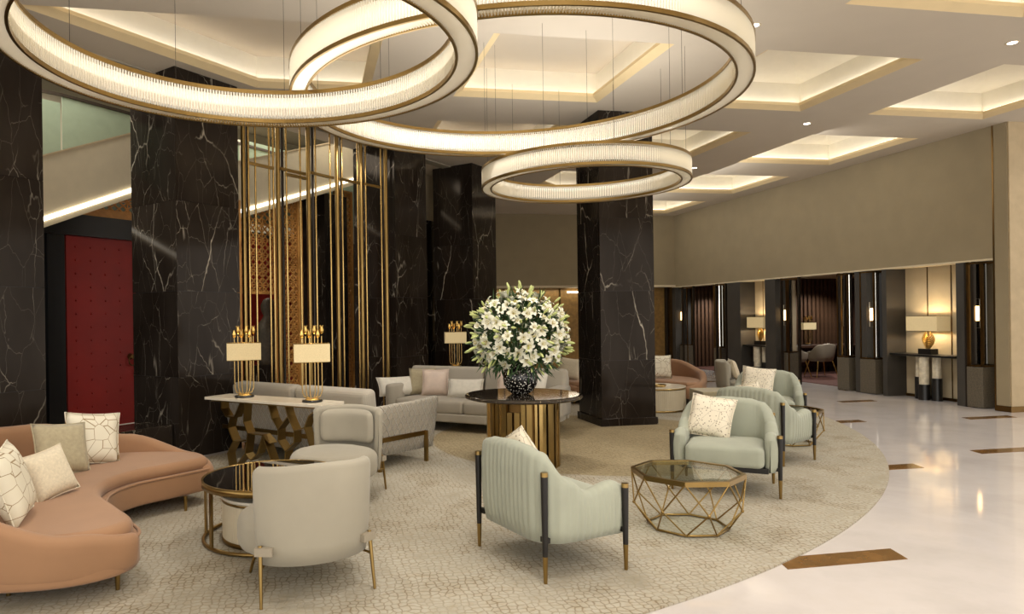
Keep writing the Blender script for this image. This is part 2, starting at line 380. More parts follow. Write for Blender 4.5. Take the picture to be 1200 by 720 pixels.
def shell(path, top, z0, th, rib=0, pitch=.046, lean=0, bottom_in=0, uv=False):
    """upholstered wall along a plan path; outer side is to the right of travel"""
    m = len(path); L = [0]
    for i in range(1, m): L.append(L[-1]+(Vector(path[i])-Vector(path[i-1])).length)
    tot = L[-1]; rows = []; uvs = []
    for i in range(m):
        nrm = offset_path(path, i); s_ = L[i]; e = min(s_, tot-s_); k = min(1, e/(th*.5)); k = math.sqrt(max(0, 1-(1-k)**2))
        hw = th/2*max(.12, k); zt = top(s_/tot)-(1-k)*.02; c = Vector((path[i][0], path[i][1], 0))
        rb = rib*abs(sin(PI*s_/pitch)) if rib else 0
        sec = []
        for q in range(6):
            f = q/5; z = z0+(zt-hw-z0)*f
            sec.append((hw+rb*min(1, 4*f*(1-f)*2+.3)-(.02*(1-f)**4), z))
        for q in range(1, 6):
            a = PI*q/6; sec.append((hw*cos(a)+rb*.5*max(0, cos(a)), zt-hw+hw*sin(a)))
        for q in range(5, -1, -1):
            f = q/5; sec.append((-hw, z0+(zt-hw-z0)*f))
        rows.append([c+nrm*(o+lean*(z-z0))+Vector((0, 0, z)) for o, z in sec])
        uvs += [(s_, z) for o, z in sec]
    mb = MB(); mb.grid(rows, True, closed_v=True); n = len(rows[0])
    mb.add(rows[0], [tuple(range(n))], True); mb.add(rows[-1], [tuple(range(n-1, -1, -1))], True)
    if uv: mb.uv = uvs+[uvs[0]]*n+[uvs[-1]]*n
    return mb
def cushion(poly, z0, z1, r=.04, dome=.015, steps=4):
    """soft slab with rounded rim and slightly domed top over a plan outline"""
    P = [Vector((p[0], p[1], 0)) for p in poly]; c = sum(P, Vector())/len(P); m = len(P)
    area = sum(P[i].x*P[(i+1) % m].y-P[(i+1) % m].x*P[i].y for i in range(m)); sg = 1 if area > 0 else -1
    N = []
    for i in range(m):
        d = (P[(i+1) % m]-P[i-1]).normalized(); N.append(Vector((d.y, -d.x, 0))*sg)
    rows = []
    for k in range(steps+1):
        a = -PI/2+PI/2*k/steps; rows.append([p-n*(r-r*cos(a))+Vector((0, 0, z0+r+r*sin(a))) for p, n in zip(P, N)])
    for k in range(steps+1):
        a = PI/2*k/steps; rows.append([p-n*(r-r*cos(a))+Vector((0, 0, z1-r+r*sin(a))) for p, n in zip(P, N)])
    mb = MB(); mb.grid(rows, True, closed_v=True)
    mb.add(rows[0], [tuple(range(m-1, -1, -1))] if sg > 0 else [tuple(range(m))])
    t = rows[-1]
    if dome:
        rr = [t]
        for f, h in ((.85, .5), (.6, .85), (.3, 1)):
            rr.append([c+(p-c)*f+Vector((0, 0, 0)) for p in t])
            for q in rr[-1]: q.z = z1+dome*h
        mb.grid(rr, True, closed_v=True); mb.add(rr[-1], [tuple(range(m))] if sg > 0 else [tuple(range(m-1, -1, -1))], True)
    else:
        mb.add(t, [tuple(range(m))] if sg > 0 else [tuple(range(m-1, -1, -1))])
    return mb
def rrect(w, d, r, n=5, cx=0, cy=0):
    out = []
    for sx, sy, a0 in ((1, 1, 0), (-1, 1, 90), (-1, -1, 180), (1, -1, 270)):
        for k in range(n+1):
            a = math.radians(a0+90*k/n); out.append((cx+sx*(w/2-r)+r*cos(a), cy+sy*(d/2-r)+r*sin(a)))
    return out
_pil = {}
def pillow(label, w, h, t, mat, loc, yaw, tilt=0.25, roll=0, group='scatter cushions on the sofas', name='scatter_cushion'):
    """upright cushion; faces local -y; loc is its bottom centre"""
    key = (w, h, t, mat)
    if key not in _pil:
        n = 12; F = []; B = []
        for i in range(n+1):
            f = []; b = []
            for j in range(n+1):
                x = -1+2*i/n; z = -1+2*j/n
                px = x*(1-.07*(1-z*z)); pz = z*(1-.07*(1-x*x))
                th = t/2*(max(0, (1-x**4))*max(0, (1-z**4)))**.6
                f.append((px*w/2, -th, pz*h/2+h/2)); b.append((px*w/2, th, pz*h/2+h/2))
            F.append(f); B.append(b)
        mb = MB(); mb.grid(F); k = len(mb.v); mb.grid([list(reversed(r)) for r in B])
        o = mb.build(name, mat)
        bm = bmesh.new(); bm.from_mesh(o.data); bmesh.ops.remove_doubles(bm, verts=bm.verts, dist=1e-5); bmesh.ops.recalc_face_normals(bm, faces=bm.faces); bm.to_mesh(o.data); bm.free()
        _pil[key] = o.data
        e = MB(); ring = [(-w/2+w*.0, 0, 0)]
        pts = []
        for q in range(4*n):
            s_, r_ = divmod(q, n); f = -1+2*r_/n
            x, z = ((f, -1), (1, f), (-f, 1), (-1, -f))[s_]
            pts.append((x*(1-.07*(1-z*z))*w/2, 0, z*(1-.07*(1-x*x))*h/2+h/2))
        e.tube(pts, .005, 6, closed=True); _pil[key+('e',)] = None
        ed = e.build('piping', mat, o)
        _pil[key+('e',)] = ed.data
    else:
        o = bpy.data.objects.new(name, _pil[key]); C.objects.link(o)
        ed = bpy.data.objects.new('piping', _pil[key+('e',)]); C.objects.link(ed); ed.parent = o
    o.matrix_world = Matrix.Translation(loc) @ Matrix.Rotation(yaw, 4, 'Z') @ Matrix.Rotation(-tilt, 4, 'X') @ Matrix.Rotation(roll, 4, 'Y')
    return tag(o, label, 'cushion', group)

# ================================================================== THE SETTING
UW = 10.75                                   # face of the long right wall
ZF = 2.43                                    # underside of its upper part
VB = 18.75                                   # back wall
from mathutils.geometry import tessellate_polygon
fl = MB(); fl.add([(-9, -4, 0), (16, -4, 0), (16, 21, 0), (-9, 21, 0)], [(0, 1, 2, 3)])
floor = struct('floor', fl, 'floor_marble')
# brown stone inlays let into the marble
proto = None
for (px, py, ln) in ((985, 655, .92), (1034, 548.6, .9), (994, 494.3, .5), (1159, 489.6, .86), (1182, 528, .95), (1004, 470.5, .75), (823, 447.6, .75), (1140, 455, .7), (905, 455, .6)):
    c = at(px, py, 0)
    if proto is None:
        mb = MB(); mb.prism([(-.5, -.10), (.44, -.10), (.5, .09), (-.44, .09)], -.004, .0035); o = mb.build('floor_inlay', 'inlay_brown', floor); proto = o
    else:
        o = proto.copy(); C.objects.link(o); o.parent = floor
    o.location = (c.x, c.y, 0); o.scale = (ln, 1, 1)
# ceiling with real coffers
def clip(poly, D):
    out = []
    for i in range(len(poly)):
        a = poly[i]; b = poly[(i+1) % len(poly)]; fa = a[1]-a[0]-D; fb = b[1]-b[0]-D
        if fa <= 0: out.append(a)
        if fa*fb < 0: t = fa/(fa-fb); out.append((a[0]+(b[0]-a[0])*t, a[1]+(b[1]-a[1])*t))
    return out
cof = []
for iu in range(-2, 3):
    for iv in range(-3, 4):
        u0 = GU+GP*iu; v0 = GV+GP*iv
        if iu == -1 and iv == 0: sq = [(-4.4, v0), (u0+GS, v0), (u0+GS, v0+GS), (-4.4, v0+GS)]
        elif iu == -2 and iv >= 0: continue
        else: sq = [(u0, v0), (u0+GS, v0), (u0+GS, v0+GS), (u0, v0+GS)]
        p = clip(sq, 9.48)
        if len(p) >= 4 and p: cof.append((iu, iv, p))
outer = [(-7.5, -4), (14.5, -4), (14.5, 9.0), (UW, 9.0), (UW, VB), (1.5, VB), (1.5, 12.6), (-7.5, 3.6)]
def shrink(p, d):
    m = len(p); out = []
    for i in range(m):
        a = Vector((*p[i-1], 0)); b = Vector((*p[i], 0)); c = Vector((*p[(i+1) % m], 0))
        n1 = (b-a).normalized(); n1 = Vector((-n1.y, n1.x, 0)); n2 = (c-b).normalized(); n2 = Vector((-n2.y, n2.x, 0))
        k = d/(1+n1.dot(n2)); q = b+(n1+n2)*k; out.append((q.x, q.y))
    return out
loops = [[Vector((*p, HC)) for p in outer]]+[[Vector((*q, HC)) for q in p] for _, _, p in cof]
tris = tessellate_polygon(loops); allv = [v for l in loops for v in l]
mb = MB(); mb.add(allv, [tuple(t) for t in tris]); ceiling = struct('ceiling', mb, 'ceiling')
for iu, iv, p in cof:
    m = len(p); q = shrink(p, .10); r = shrink(p, .02)
    mb = MB()        # bevelled lip
    mb.add([(*a, HC) for a in p]+[(*a, HC+.05) for a in q]+[(*a, HC+.09) for a in q], [(i, (i+1) % m, m+(i+1) % m, m+i) for i in range(m)]+[(m+i, m+(i+1) % m, 2*m+(i+1) % m, 2*m+i) for i in range(m)])
    mb.add([(*a, HC+.09) for a in q]+[(*a, HC+.09) for a in p], [(i, (i+1) % m, m+(i+1) % m, m+i) for i in range(m)])
    mb.build('coffer_lip', 'coffer_lip', ceiling)
    mb = MB(); zt = HC+.40
    mb.add([(*a, HC+.09) for a in p]+[(*a, zt) for a in p], [(i, (i+1) % m, m+(i+1) % m, m+i) for i in range(m)])
    mb.build('coffer_wall', 'coffer_in', ceiling)
    cu = sum(a[0] for a in p)/m; cv = sum(a[1] for a in p)/m; rise = .25 if iu > 0 else 0
    mb = MB(); mb.add([(*a, zt) for a in p]+[(cu, cv, zt+rise)], [(i, (i+1) % m, m) for i in range(m)])
    mb.build('coffer_panel', 'coffer_in' if iu > 0 else 'ceiling', ceiling)
    a_, b_ = shrink(p, .03), shrink(p, .07); mb = MB()
    mb.add([(*a, HC+.10) for a in a_]+[(*a, HC+.10) for a in b_], [(i, (i+1) % m, m+(i+1) % m, m+i) for i in range(m)])
    mb.build('cove_light_strip', 'led_cove', ceiling)
# recessed downlights
dl = None
for i in range(-1, 3):
    for j in range(-1, 4):
        u = GU+GS+.56+GP*i; v = GV-.56+GP*j
        if v-u > 7.6 or u > 10.3 or (abs(u-4.512) < .1 and abs(v-9.42) < .1): continue
        if dl is None:
            dl = thing('downlight', 'small round recessed downlight in the taupe ceiling between the coffers', 'ceiling light', (u, v, HC), 0, 'recessed downlights between the coffers')
            MB().lathe([(.045, -.001), (.062, -.006), (.066, 0), (.066, .02)], 20).build('trim_ring', 'plaster', dl)
            MB().lathe([(.0001, -.002), (.046, -.002)], 20).build('lamp_disc', 'lamp_disc', dl)
        else: dup(dl, (u, v, HC))
for o_ in [o for o in bpy.data.objects if o.name.startswith('downlight') and o.type == 'EMPTY']:
    for px_, lab in (((4.51, 6.28), 'recessed downlight at the right rim of the largest ring chandelier'), ((7.66, 6.28), 'recessed downlight nearest the upper right corner of the picture'), ((7.66, 9.42), 'recessed downlight in the middle of the right-hand ceiling between four coffers'), ((7.66, 12.57), 'farthest recessed downlight, at the right end of the smallest ring chandelier')):
        if abs(o_.location.x-px_[0]) < .1 and abs(o_.location.y-px_[1]) < .1: o_['label'] = lab
# right wall: upper panel over the niches, solid near end with corner
def wbox(name, u0, u1, v0, v1, z0, z1, mat, parent=None, bevel=0):
    mb = MB().box(((u0+u1)/2, (v0+v1)/2, (z0+z1)/2), (u1-u0, v1-v0, z1-z0))
    return struct(name, mb, mat, bevel) if parent is None else mb.build(name, mat, parent, bevel)
def wv(px, u=UW): return wallu(px, 400, u).y
V0 = wv(1182.3); V1 = wv(1166)
wr = wbox('wall_right', UW, UW+.3, V1, VB, ZF, HC, 'wallcover')
wbox('wall_right_pier', UW, UW+4, V0, V1, 0, HC, 'wallcover')
wbox('trim_1', UW-.006, UW+.01, V1-.012, V1+.012, 0, HC, 'bronze')
wbox('wall_front_right', UW+.02, 15.5, V0-.02, V0-.001, 0, HC, 'wallcover_light')
wbox('baseboard_right', UW-.012, 15.5, V0-.034, V1, 0, .09, 'bronze')
wbox('trim_2', UW-.004, UW+.28, V1, wv(786), ZF-.03, ZF-.001, 'plaster')
ve = wv(785)
# chamfered corner and back wall
pc = far(768, 300, 19.3)
mb = MB().beam((UW+.02, ve-.05, (2.5+HC)/2), (pc.x, VB+.02, (2.5+HC)/2), .06, HC-2.5)
struct('wall_corner', mb, 'plaster')
a = wallu(784.8, 300, UW); mb = MB().box((a.x-.03, a.y-.03, HC/2), (.1, .16, HC)); struct('trim_3', mb, 'bronze')
mb = MB().box((a.x-.12, a.y+.05, HC/2), (.06, .1, HC)); struct('trim_4', mb, 'dark_bronze')
wbox('wall_back', -1, UW+.3, VB, VB+.2, 2.48, HC, 'wallcover')
wbox('wall_back_niche', -1, UW+.3, VB+.45, VB+.6, 0, 2.95, 'bronze')
wbox('wall_back_soffit', -1, UW+.3, VB-.02, VB+.6, 2.42, 2.48, 'plaster')
# lower gold-leaf panels of the back wall
gw = None
for k in range(9):
    u = 3.4+k*.86
    mb = MB().box((u, VB+.40, 1.42), (.8, .05, 2.7)); mb.build('gold_panel', 'gold_wall' if 'gold_wall' in M else plain('gold_wall', (140, 108, 58), .5, .3, .25, 9) and 'gold_wall', None)['kind'] = 'structure'
area_light('back_niche_light', (7, VB+.2, 2.38), 6, 14, size_y=.1)
mb = MB().box((7.75, VB+.33, 2.3), (.5, .04, .05)); tag(mb.build('cove_light', 'led_white'), 'bright cove strip above the gold back panel', 'light')
# ---- niches of the right wall
UD = UW+.42
def pedestal_screen(v0, v1, label, u=UW+.16, lantern=True):
    vm = (v0+v1)/2; w = v1-v0
    t = thing('vitrine_screen', label, 'screen', (u, vm, 0))
    MB().box((0, 0, .34), (.34, w, .66)).build('stone_base', 'granite', t, .006)
    f = MB()
    for s_ in (-1, 1):
        for q in (-1, 1): f.box((q*.15, s_*(w/2-.02), (.68+ZF-.04)/2), (.03, .035, ZF-.04-.68))
    for z in (.69, ZF-.055):
        for q in (-1, 1): f.box((q*.15, 0, z), (.03, w, .03))
        for s_ in (-1, 1): f.box((0, s_*(w/2-.02), z), (.3, .035, .03))
    f.build('bronze_frame', 'bronze', t)
    MB().box((0, .02, 1.55), (.012, w-.09, 1.68)).build('dark_glass', 'dark_mirror', t)
    MB().box((-.05, -w/2+.10 if lantern else w/2-.1, 1.55), (.010, .010, 1.66)).build('led_tube', 'led_white', t)
    if lantern:
        l = MB(); c = (-.12, -w/2+.06, 1.55)
        l.tube([(c[0]+.0, c[1]+sx*.045+.06, c[2]+z) for sx, z in ((-1, -.24), (1, -.24), (1, .24), (-1, .24))], .008, 6, closed=True)
        l.build('lantern_frame', 'white_stone', t)
        MB().rod((c[0], c[1]+.06, c[2]-.12), (c[0], c[1]+.06, c[2]+.12), .024, n=10).build('lantern_glow', 'bulb_glow', t)
    return t
def open_frame(v0, v1, label, u=UW+.02, depth=.05):
    t = thing('metal_frame', label, 'screen', (u, (v0+v1)/2, 0)); w = v1-v0
    for s_ in (-1, 1): MB().box((0, s_*(w/2-.02), (ZF-.03)/2), (depth, .04, ZF-.03)).build('upright', 'dark_bronze', t)
    for z in (.02, ZF-.06): MB().box((0, 0, z), (depth, w-.08, .035)).build('crossbar', 'bronze', t)
    MB().box((0, w*.1, (ZF-.05)/2), (.025, .02, ZF-.1)).build('inner_bar', 'bronze', t)
    return t
def pillar_panel(n, v0, v1, u0=UW, u1=UD+.1, mat='charcoal'):
    wbox('wall_right_pilaster_%d' % n, u0, u1, v0, v1, .0, ZF-.03, mat)
pedestal_screen(wv(1161.5, UW+.16), wv(1142.5, UW+.16), 'bronze framed vitrine screen on grey stone base beside the solid wall corner')
open_frame(wv(1142, UW), wv(1131, UW), 'narrow dark metal frame between the nearest vitrine and a charcoal pilaster')
pillar_panel(1, wv(1130.5), wv(1121))
def alcove(n, vr, vl, vl2):
    # vr near jamb, vl far jamb at the front, back wall at UD
    wbox('wall_alcove_%d' % n, UD, UD+.1, vr-.4, vl+.3, 0, ZF+.1, 'alcove_wall')
    wbox('baseboard_alcove_%d' % n, UD-.015, UD, vr, vl, 0, .05, 'bronze')
    for k in range(1, 4):
        v = vl-(vl-vr)*k/3.0
        wbox('trim_alcove_%d' % (n*10+k), UD-.008, UD, v-.008, v+.008, 0, ZF+.05, 'bronze')
    wbox('wall_alcove_jamb_%d' % n, UW, UD+.1, vl, vl2, 0, ZF-.03, 'charcoal')
    wbox('ceiling_alcove_%d' % n, UW+.25, UD+.1, vr-.2, vl+.2, ZF+.12, ZF+.17, 'plaster')
VA1 = wv(1121); VA2 = wv(1040.5)+.02; VA3 = VA2+.2
alcove(1, VA1, VA2, VA2+.1)
VA2b = VA2+.1
pedestal_screen(wv(1039, UW+.16)+.1, wv(1022, UW+.16)+.12, 'bronze framed vitrine screen with grey stone base left of the large lit console alcove', UW+.16, True)
pillar_panel(2, wv(1021)+.1, wv(1006)+.08)
pedestal_screen(wv(1005, UW+.16)+.05, wv(990, UW+.16)+.02, 'bronze framed vitrine screen on stone base at the right of the writing niche')
open_frame(wv(991, UW), wv(982, UW), 'tall dark metal frame at the right of the writing niche')
open_frame(wv(937, UW), wv(915, UW), 'tall dark metal frame at the left of the writing niche')
pedestal_screen(wv(930, UW+.3), wv(910, UW+.3), 'bronze framed vitrine screen on stone base behind the left metal frame of the writing niche', UW+.3)
pillar_panel(3, wv(909), wv(897))
VC1 = wv(897); VC2 = wv(868)
alcove(2, VC1, VC2, wv(853))
pedestal_screen(wv(852, UW+.3), wv(843, UW+.3), 'narrow vitrine screen with shelves right of the far slatted niche', UW+.3, False)
open_frame(wv(851, UW), wv(839, UW), 'tall dark metal frame right of the far slatted niche')
open_frame(wv(813, UW), wv(800, UW), 'tall dark metal frame left of the far slatted niche')
pedestal_screen(wv(806, UW+.3), wv(793, UW+.3), 'farthest vitrine screen with glowing lantern on stone base', UW+.3)
pillar_panel(4, wv(792), wv(785.5))
# niches with slatted walnut walls
UN = 14.6
va, vb = wv(990)+.1, wv(912)+3.2
VN = 16.5
wbox('ceiling_niche_1', UW+.3, UN+.1, va-.3, VB+2.2, 2.52, 2.6, 'plaster')
wbox('floor_niche_1', UW+.45, UN+.1, va-.3, VB+.2, .002, .012, 'carpet_red')
wbox('wall_niche_right', UN, UN+.1, va-.3, VB+.3, 0, 2.55, 'wood_dark')
wbox('wall_niche_near', UD+.12, UN, va-.5, va-.3, 0, 2.55, 'wood_dark')
nw1 = wbox('wall_niche_1', UD+.12, UN, VN, VN+.1, 0, 2.52, 'wood_dark')
nw2 = wbox('wall_niche_2', UW+.3, UN, VB+.2, VB+.3, 0, 2.52, 'wood_dark')
sl = None
for par, u0_, vv in ((nw1, UD+.2, VN-.03), (nw2, UW+.35, VB+.17)):
    for i in range(24):
        u = u0_+.125*i
        if u > UN-.05: break
        if sl is None: sl = MB().box((0, 0, 1.26), (.07, .06, 2.5)).build('slat', 'wood_slat'); o = sl
        else: o = sl.copy(); C.objects.link(o)
        o.location = (u, vv, 0); o.parent = par
spot_light('niche_downlight', (12.35, 14.0, 2.45), 90, 2.4)
spot_light('niche_downlight', (13.3, 15.6, 2.45), 90, 2.4)
spot_light('niche_downlight', (11.9, 18.2, 2.45), 110, 2.2)
t = thing('downlight', 'recessed downlight in the ceiling of the writing niche', 'ceiling light', at(967, 331, 2.51) if False else (12.35, 14.0, 2.518))
MB().lathe([(.0001, -.002), (.05, -.002)], 16).build('lamp_disc', 'lamp_disc', t); MB().lathe([(.05, -.003), (.065, -.005), (.068, 0)], 16).build('trim_ring', 'plaster', t)

# ---- black marble columns
def column(cx, cy, w, rz, label, z1=HC, base=True):
    t = thing('marble_column', label, 'column', (cx, cy, 0), rz)
    MB().box((0, 0, z1/2), (w-.05, w-.05, z1)).build('core', 'black_lacquer', t)
    hs = [.0, .95, 1.95, 3.0, z1]
    for f in range(4):
        a = f*PI/2
        for z0, z2 in zip(hs, hs[1:]):
            mb = MB().box((0, -w/2+.0125, (z0+z2)/2), (w-.002, .025, z2-z0-.004))
            o = mb.build('marble_slab', 'black_marble', t); o.rotation_euler = (0, 0, a)
    if base:
        MB().box((0, 0, .06), (w+.05, w+.05, .12)).build('plinth', 'black_marble', t, .004)
    return t
column(4.52, 9.60, .83, 0, 'square black veined marble column standing in the rug behind the round table')
dg = PI/4
column(-3.20, 7.28, .9, dg, 'black marble column at the left edge behind the peach sofa', base=False)
column(-1.49, 8.86, .9, dg, 'black marble column between the red door and the brass rods', base=False)
column(1.42, 11.85, .9, dg, 'black marble column at the right end of the brass rod screen', base=False)
column(3.08, 13.27, .9, dg, 'farthest black marble column behind the grey sofa', base=False)
p1 = diag(380, 226, 12.6)
t = thing('marble_column', 'shorter black marble pillar seen through the brass rods', 'column', (p1.x, p1.y+.45, 0), dg)
MB().box((0, 0, p1.z/2), (.62, .62, p1.z)).build('core', 'black_marble', t)
# ---- dark infill and hall behind the colonnade (all run along the 45 degree line v-u = D)
def dwall(name, s0, s1, D, z0, z1, th, mat, parent=None):
    """wall along the diagonal; s = position along it (u at the front face)"""
    c = Vector(((s0+s1)/2-th/2*.7071, (s0+s1)/2+D+th/2*.7071, (z0+z1)/2))
    mb = MB().box(c, ((s1-s0)*1.41421, th, z1-z0), dg)
    return struct(name, mb, mat) if parent is None else mb.build(name, mat, parent)
dwall('wall_left_header', -7, 5.8, 10.42-.2, HC-.02, HC+1.9, .2, 'greywall')
dwall('wall_left_back', -8, 6, 16.2, 0, 6.6, .2, 'greywall')
dwall('wall_left_infill', 1.6, 3.75, 11.3, 0, HC-.95, .15, 'black_marble')
dwall('wall_left_infill_upper', 1.6, 3.6, 11.35, HC-1.0, HC, .15, 'plaster')
mb = MB().add([(-10, 2, 5.6), (6, 18, 5.6), (2, 24, 5.6), (-14, 8, 5.6)], [(0, 1, 2, 3)]); struct('ceiling_hall', mb, 'greywall')
mb = MB().beam((-4.9, 8.4+.3, 5.55), (-2.0, 11.6, 5.55), .1, .03); tag(mb.build('ceiling_light_strip', 'led_white'), 'thin bright light strip in the hall ceiling above the glass railing', 'ceiling light')
# red door with its black surround
DD = 13.22
dz0, dz1 = .12, 2.79
sa, sb = -3.24, -1.9
door = tag(MB().box(((sa+sb)/2-.03, (sa+sb)/2+DD+.03, (dz0+dz1)/2), ((sb-sa)*1.414, .08, dz1-dz0), dg).build('door_1', 'red_lacquer'), kind='structure')
st = MB()
for i in range(9):
    for j in range(15):
        s_ = sa+.09+i*.15; z = dz0+.12+j*.185
        c = Vector((s_, s_+DD, z)); n = Vector((.7071, -.7071, 0))*-1
        st.rod(c, c+Vector((.7071, -.7071, 0))*.018, .017, .006, 7)
o = st.build('door_stud', 'red_lacquer', door); o['kind'] = 'stuff'
kn = diag(153, 418, DD); t = MB(); q = Vector((.7071, -.7071, 0)); a_ = Vector((.7071, .7071, 0))
t.tube([kn+q*.05+a_*.055*cos(x)+Vector((0, 0, .07*sin(x)-.06)) for x in [2*PI*i/16 for i in range(16)]], .01, 6, closed=True)
t.rod(kn, kn+q*.06, .05, .03, 10); t.build('door_knocker', 'bronze', door)
MB().rod(kn+Vector((0, 0, -.28))+a_*.06, kn+Vector((0, 0, -.28))+a_*.06+q*.05, .02, n=8).build('door_lock', 'brass', door)
def jamb(name, s0, s1, z0, z1, D=DD-.06, th=.3, mat='black_lacquer'): return dwall(name, s0, s1, D, z0, z1, th, mat)
jamb('door_frame_left', sa-.16, sa, 0, 3.0); jamb('door_frame_right', sb, sb+.16, 0, 3.0); jamb('door_frame_top', sa-.5, sb+.3, dz1, 3.08, DD-.14)
jamb('wall_left_side_panel', sa-1.6, sa-.2, 0, 3.1, DD+.1)
jamb('door_reveal', sa-.34, sa-.18, 0, 3.0, DD-.25, .3)
jamb('wall_left_over_door', sa-3.5, sb+.3, 3.08, 3.2, DD-.1, .2, 'wood_carved')
# carved lattices of the hall
def lattice(name, s0, s1, z0, z1, D, label, parent=None):
    w = (s1-s0)*1.4142; h = z1-z0
    t = thing(name, label, 'lattice', (s0, s0+D, z0), dg)
    f = MB(); 
    for x in (0, w): f.box((x, 0, h/2), (.05, .07, h))
    for z in (0, h): f.box((w/2, 0, z), (w+.05, .07, .05))
    f.build('frame', 'wood_carved', t)
    g = MB(); s_ = .27; r = s_/2
    nx = max(1, round(w/s_)); nz = max(1, round(h/s_)); cx_ = w/nx; cz = h/nz
    for i in range(nx):
        for j in range(nz):
            ox = (i+.5)*cx_; oz = (j+.5)*cz; a, b = cx_/2, cz/2
            for x0, y0, x1, y1 in ((-a, -b, a, b), (-a, b, a, -b), (0, -b, 0, b), (-a, 0, a, 0), (-a, 0, 0, b), (0, b, a, 0), (a, 0, 0, -b), (0, -b, -a, 0)):
                g.beam((ox+x0, 0, oz+y0), (ox+x1, 0, oz+y1), .016, .03, up=(0, 1, 0))
    o = g.build('fretwork', 'wood_carved', t); o['kind'] = 'stuff'
    return t
lattice('carved_lattice', -3.9, -2.0, 3.06, 3.5, DD+.3, 'carved golden wood lattice above the red door')
lattice('carved_lattice', -1.25, -.5, 2.07, 3.62, 12.8, 'carved wood fretwork panel hanging above the red panel behind the rods')
lattice('carved_lattice', -.56, -.19, .02, 3.75, 12.75, 'tall narrow carved wood fretwork screen behind the brass rods')
lattice('carved_lattice', .52, .84, .02, 4.1, 12.8, 'tall carved wood fretwork screen beside the right-hand marble column')
lattice('carved_lattice', -1.75, -1.1, .02, 3.5, 12.4, 'carved fretwork strip just right of the marble column')
dwall('wall_left_red', -1.5, -.3, 14.6, 0, 3.2, .1, 'red_lacquer'); dwall('wall_left_dark', -2.2, 3.6, 15.4, 0, 3.4, .1, 'black_lacquer')
dwall('wall_left_edge_post', -.185, -.1, 12.7, 0, 3.75, .1, 'wood_carved')
# statue in the hall
t = thing('stone_sculpture', 'weathered bronze-grey sculpture half hidden behind the brass rods and sofa', 'sculpture', tuple(diag(316, 470, 13.4).xy)+(0,))
MB().box((0, 0, .4), (.5, .5, .8)).build('pedestal', 'black_marble', t, .01)
MB().lathe([(.2, .8), (.24, .9), (.19, 1.1), (.25, 1.3), (.21, 1.5), (.12, 1.62), (.09, 1.68), (.13, 1.76), (.14, 1.86), (.09, 1.97), (.02, 2.0)], 14).build('figure', 'statue', t)
# stair parapets with their light line, glass railing
def parapet(name, a, b, H, D, th=.22, led=True):
    """a, b: (s, z of the underside); solid band of height H that rises along the diagonal"""
    n = Vector((-.7071, .7071, 0))*th
    A = Vector((a[0], a[0]+D, a[1])); B = Vector((b[0], b[0]+D, b[1])); U = Vector((0, 0, H))
    vs = [A, B, B+U, A+U, A+n, B+n, B+U+n, A+U+n]
    o = struct(name, MB().add(vs, [(0, 1, 2, 3), (7, 6, 5, 4), (0, 4, 5, 1), (3, 2, 6, 7), (1, 5, 6, 2), (0, 3, 7, 4)]), 'plaster')
    if led:
        q = Vector((.7071, -.7071, 0))
        MB().beam(A+q*.012+Vector((0, 0, .11)), B+q*.012+Vector((0, 0, .11)), .05, .02, up=(.7, -.7, 0)).build('light_line', 'led_white', o)
        MB().add([A-n*0+Vector((0, 0, 0)), B, B+n*5+Vector((0, 0, .0)), A+n*5], [(0, 1, 2, 3)]).build('soffit', 'plaster', o)
    MB().beam(A+U+n*.5+Vector((0, 0, .012)), B+U+n*.5+Vector((0, 0, .012)), th+.03, .025).build('coping', 'wallcover_light', o)
    return o
parapet('stair_parapet', (-3.9, 2.36), (-1.9, 3.63), .88, 12.4)
parapet('stair_parapet_upper', (-1.25, 3.16), (1.3, 4.4), .9, 12.4)
gr = thing('glass_railing', 'greenish glass railing above the stair behind the marble columns', 'railing', (0, 0, 0))
for s0, s1, z0, z1 in ((-5.0, -3.47, 3.2, 4.75), (-3.45, -2.4, 3.2, 4.85), (-2.38, -1.2, 3.4, 4.85), (-1.15, -.1, 3.4, 4.9), (-.05, 1.2, 3.6, 5.0)):
    dwall('glass_pane', s0, s1, 14.0, z0, z1, .02, 'glass_mint', gr)
MB().beam((-5.0, 9.0, 4.78), (-3.46, 10.54, 4.87), .05, .04).build('handrail', 'dark_bronze', gr)
MB().beam((-3.46, 10.54, 4.87), (1.2, 15.2, 4.75), .05, .04).build('handrail', 'dark_bronze', gr)
wbox('marble_bench', 0, 1, 0, 1, 0, 1, 'black_marble') if False else None
c = Vector((-2.45, 7.45, .2)); o = MB().box((-2.225, 7.955, .205), (1.36, .5, .41), dg).build('marble_bench', 'black_marble', None, .006)
tag(o, 'low black marble bench between the two left columns below the red door', 'bench')
dwall('wall_left_low', -5.2, -3.7, 9.9, 0, HC, .1, 'black_marble')

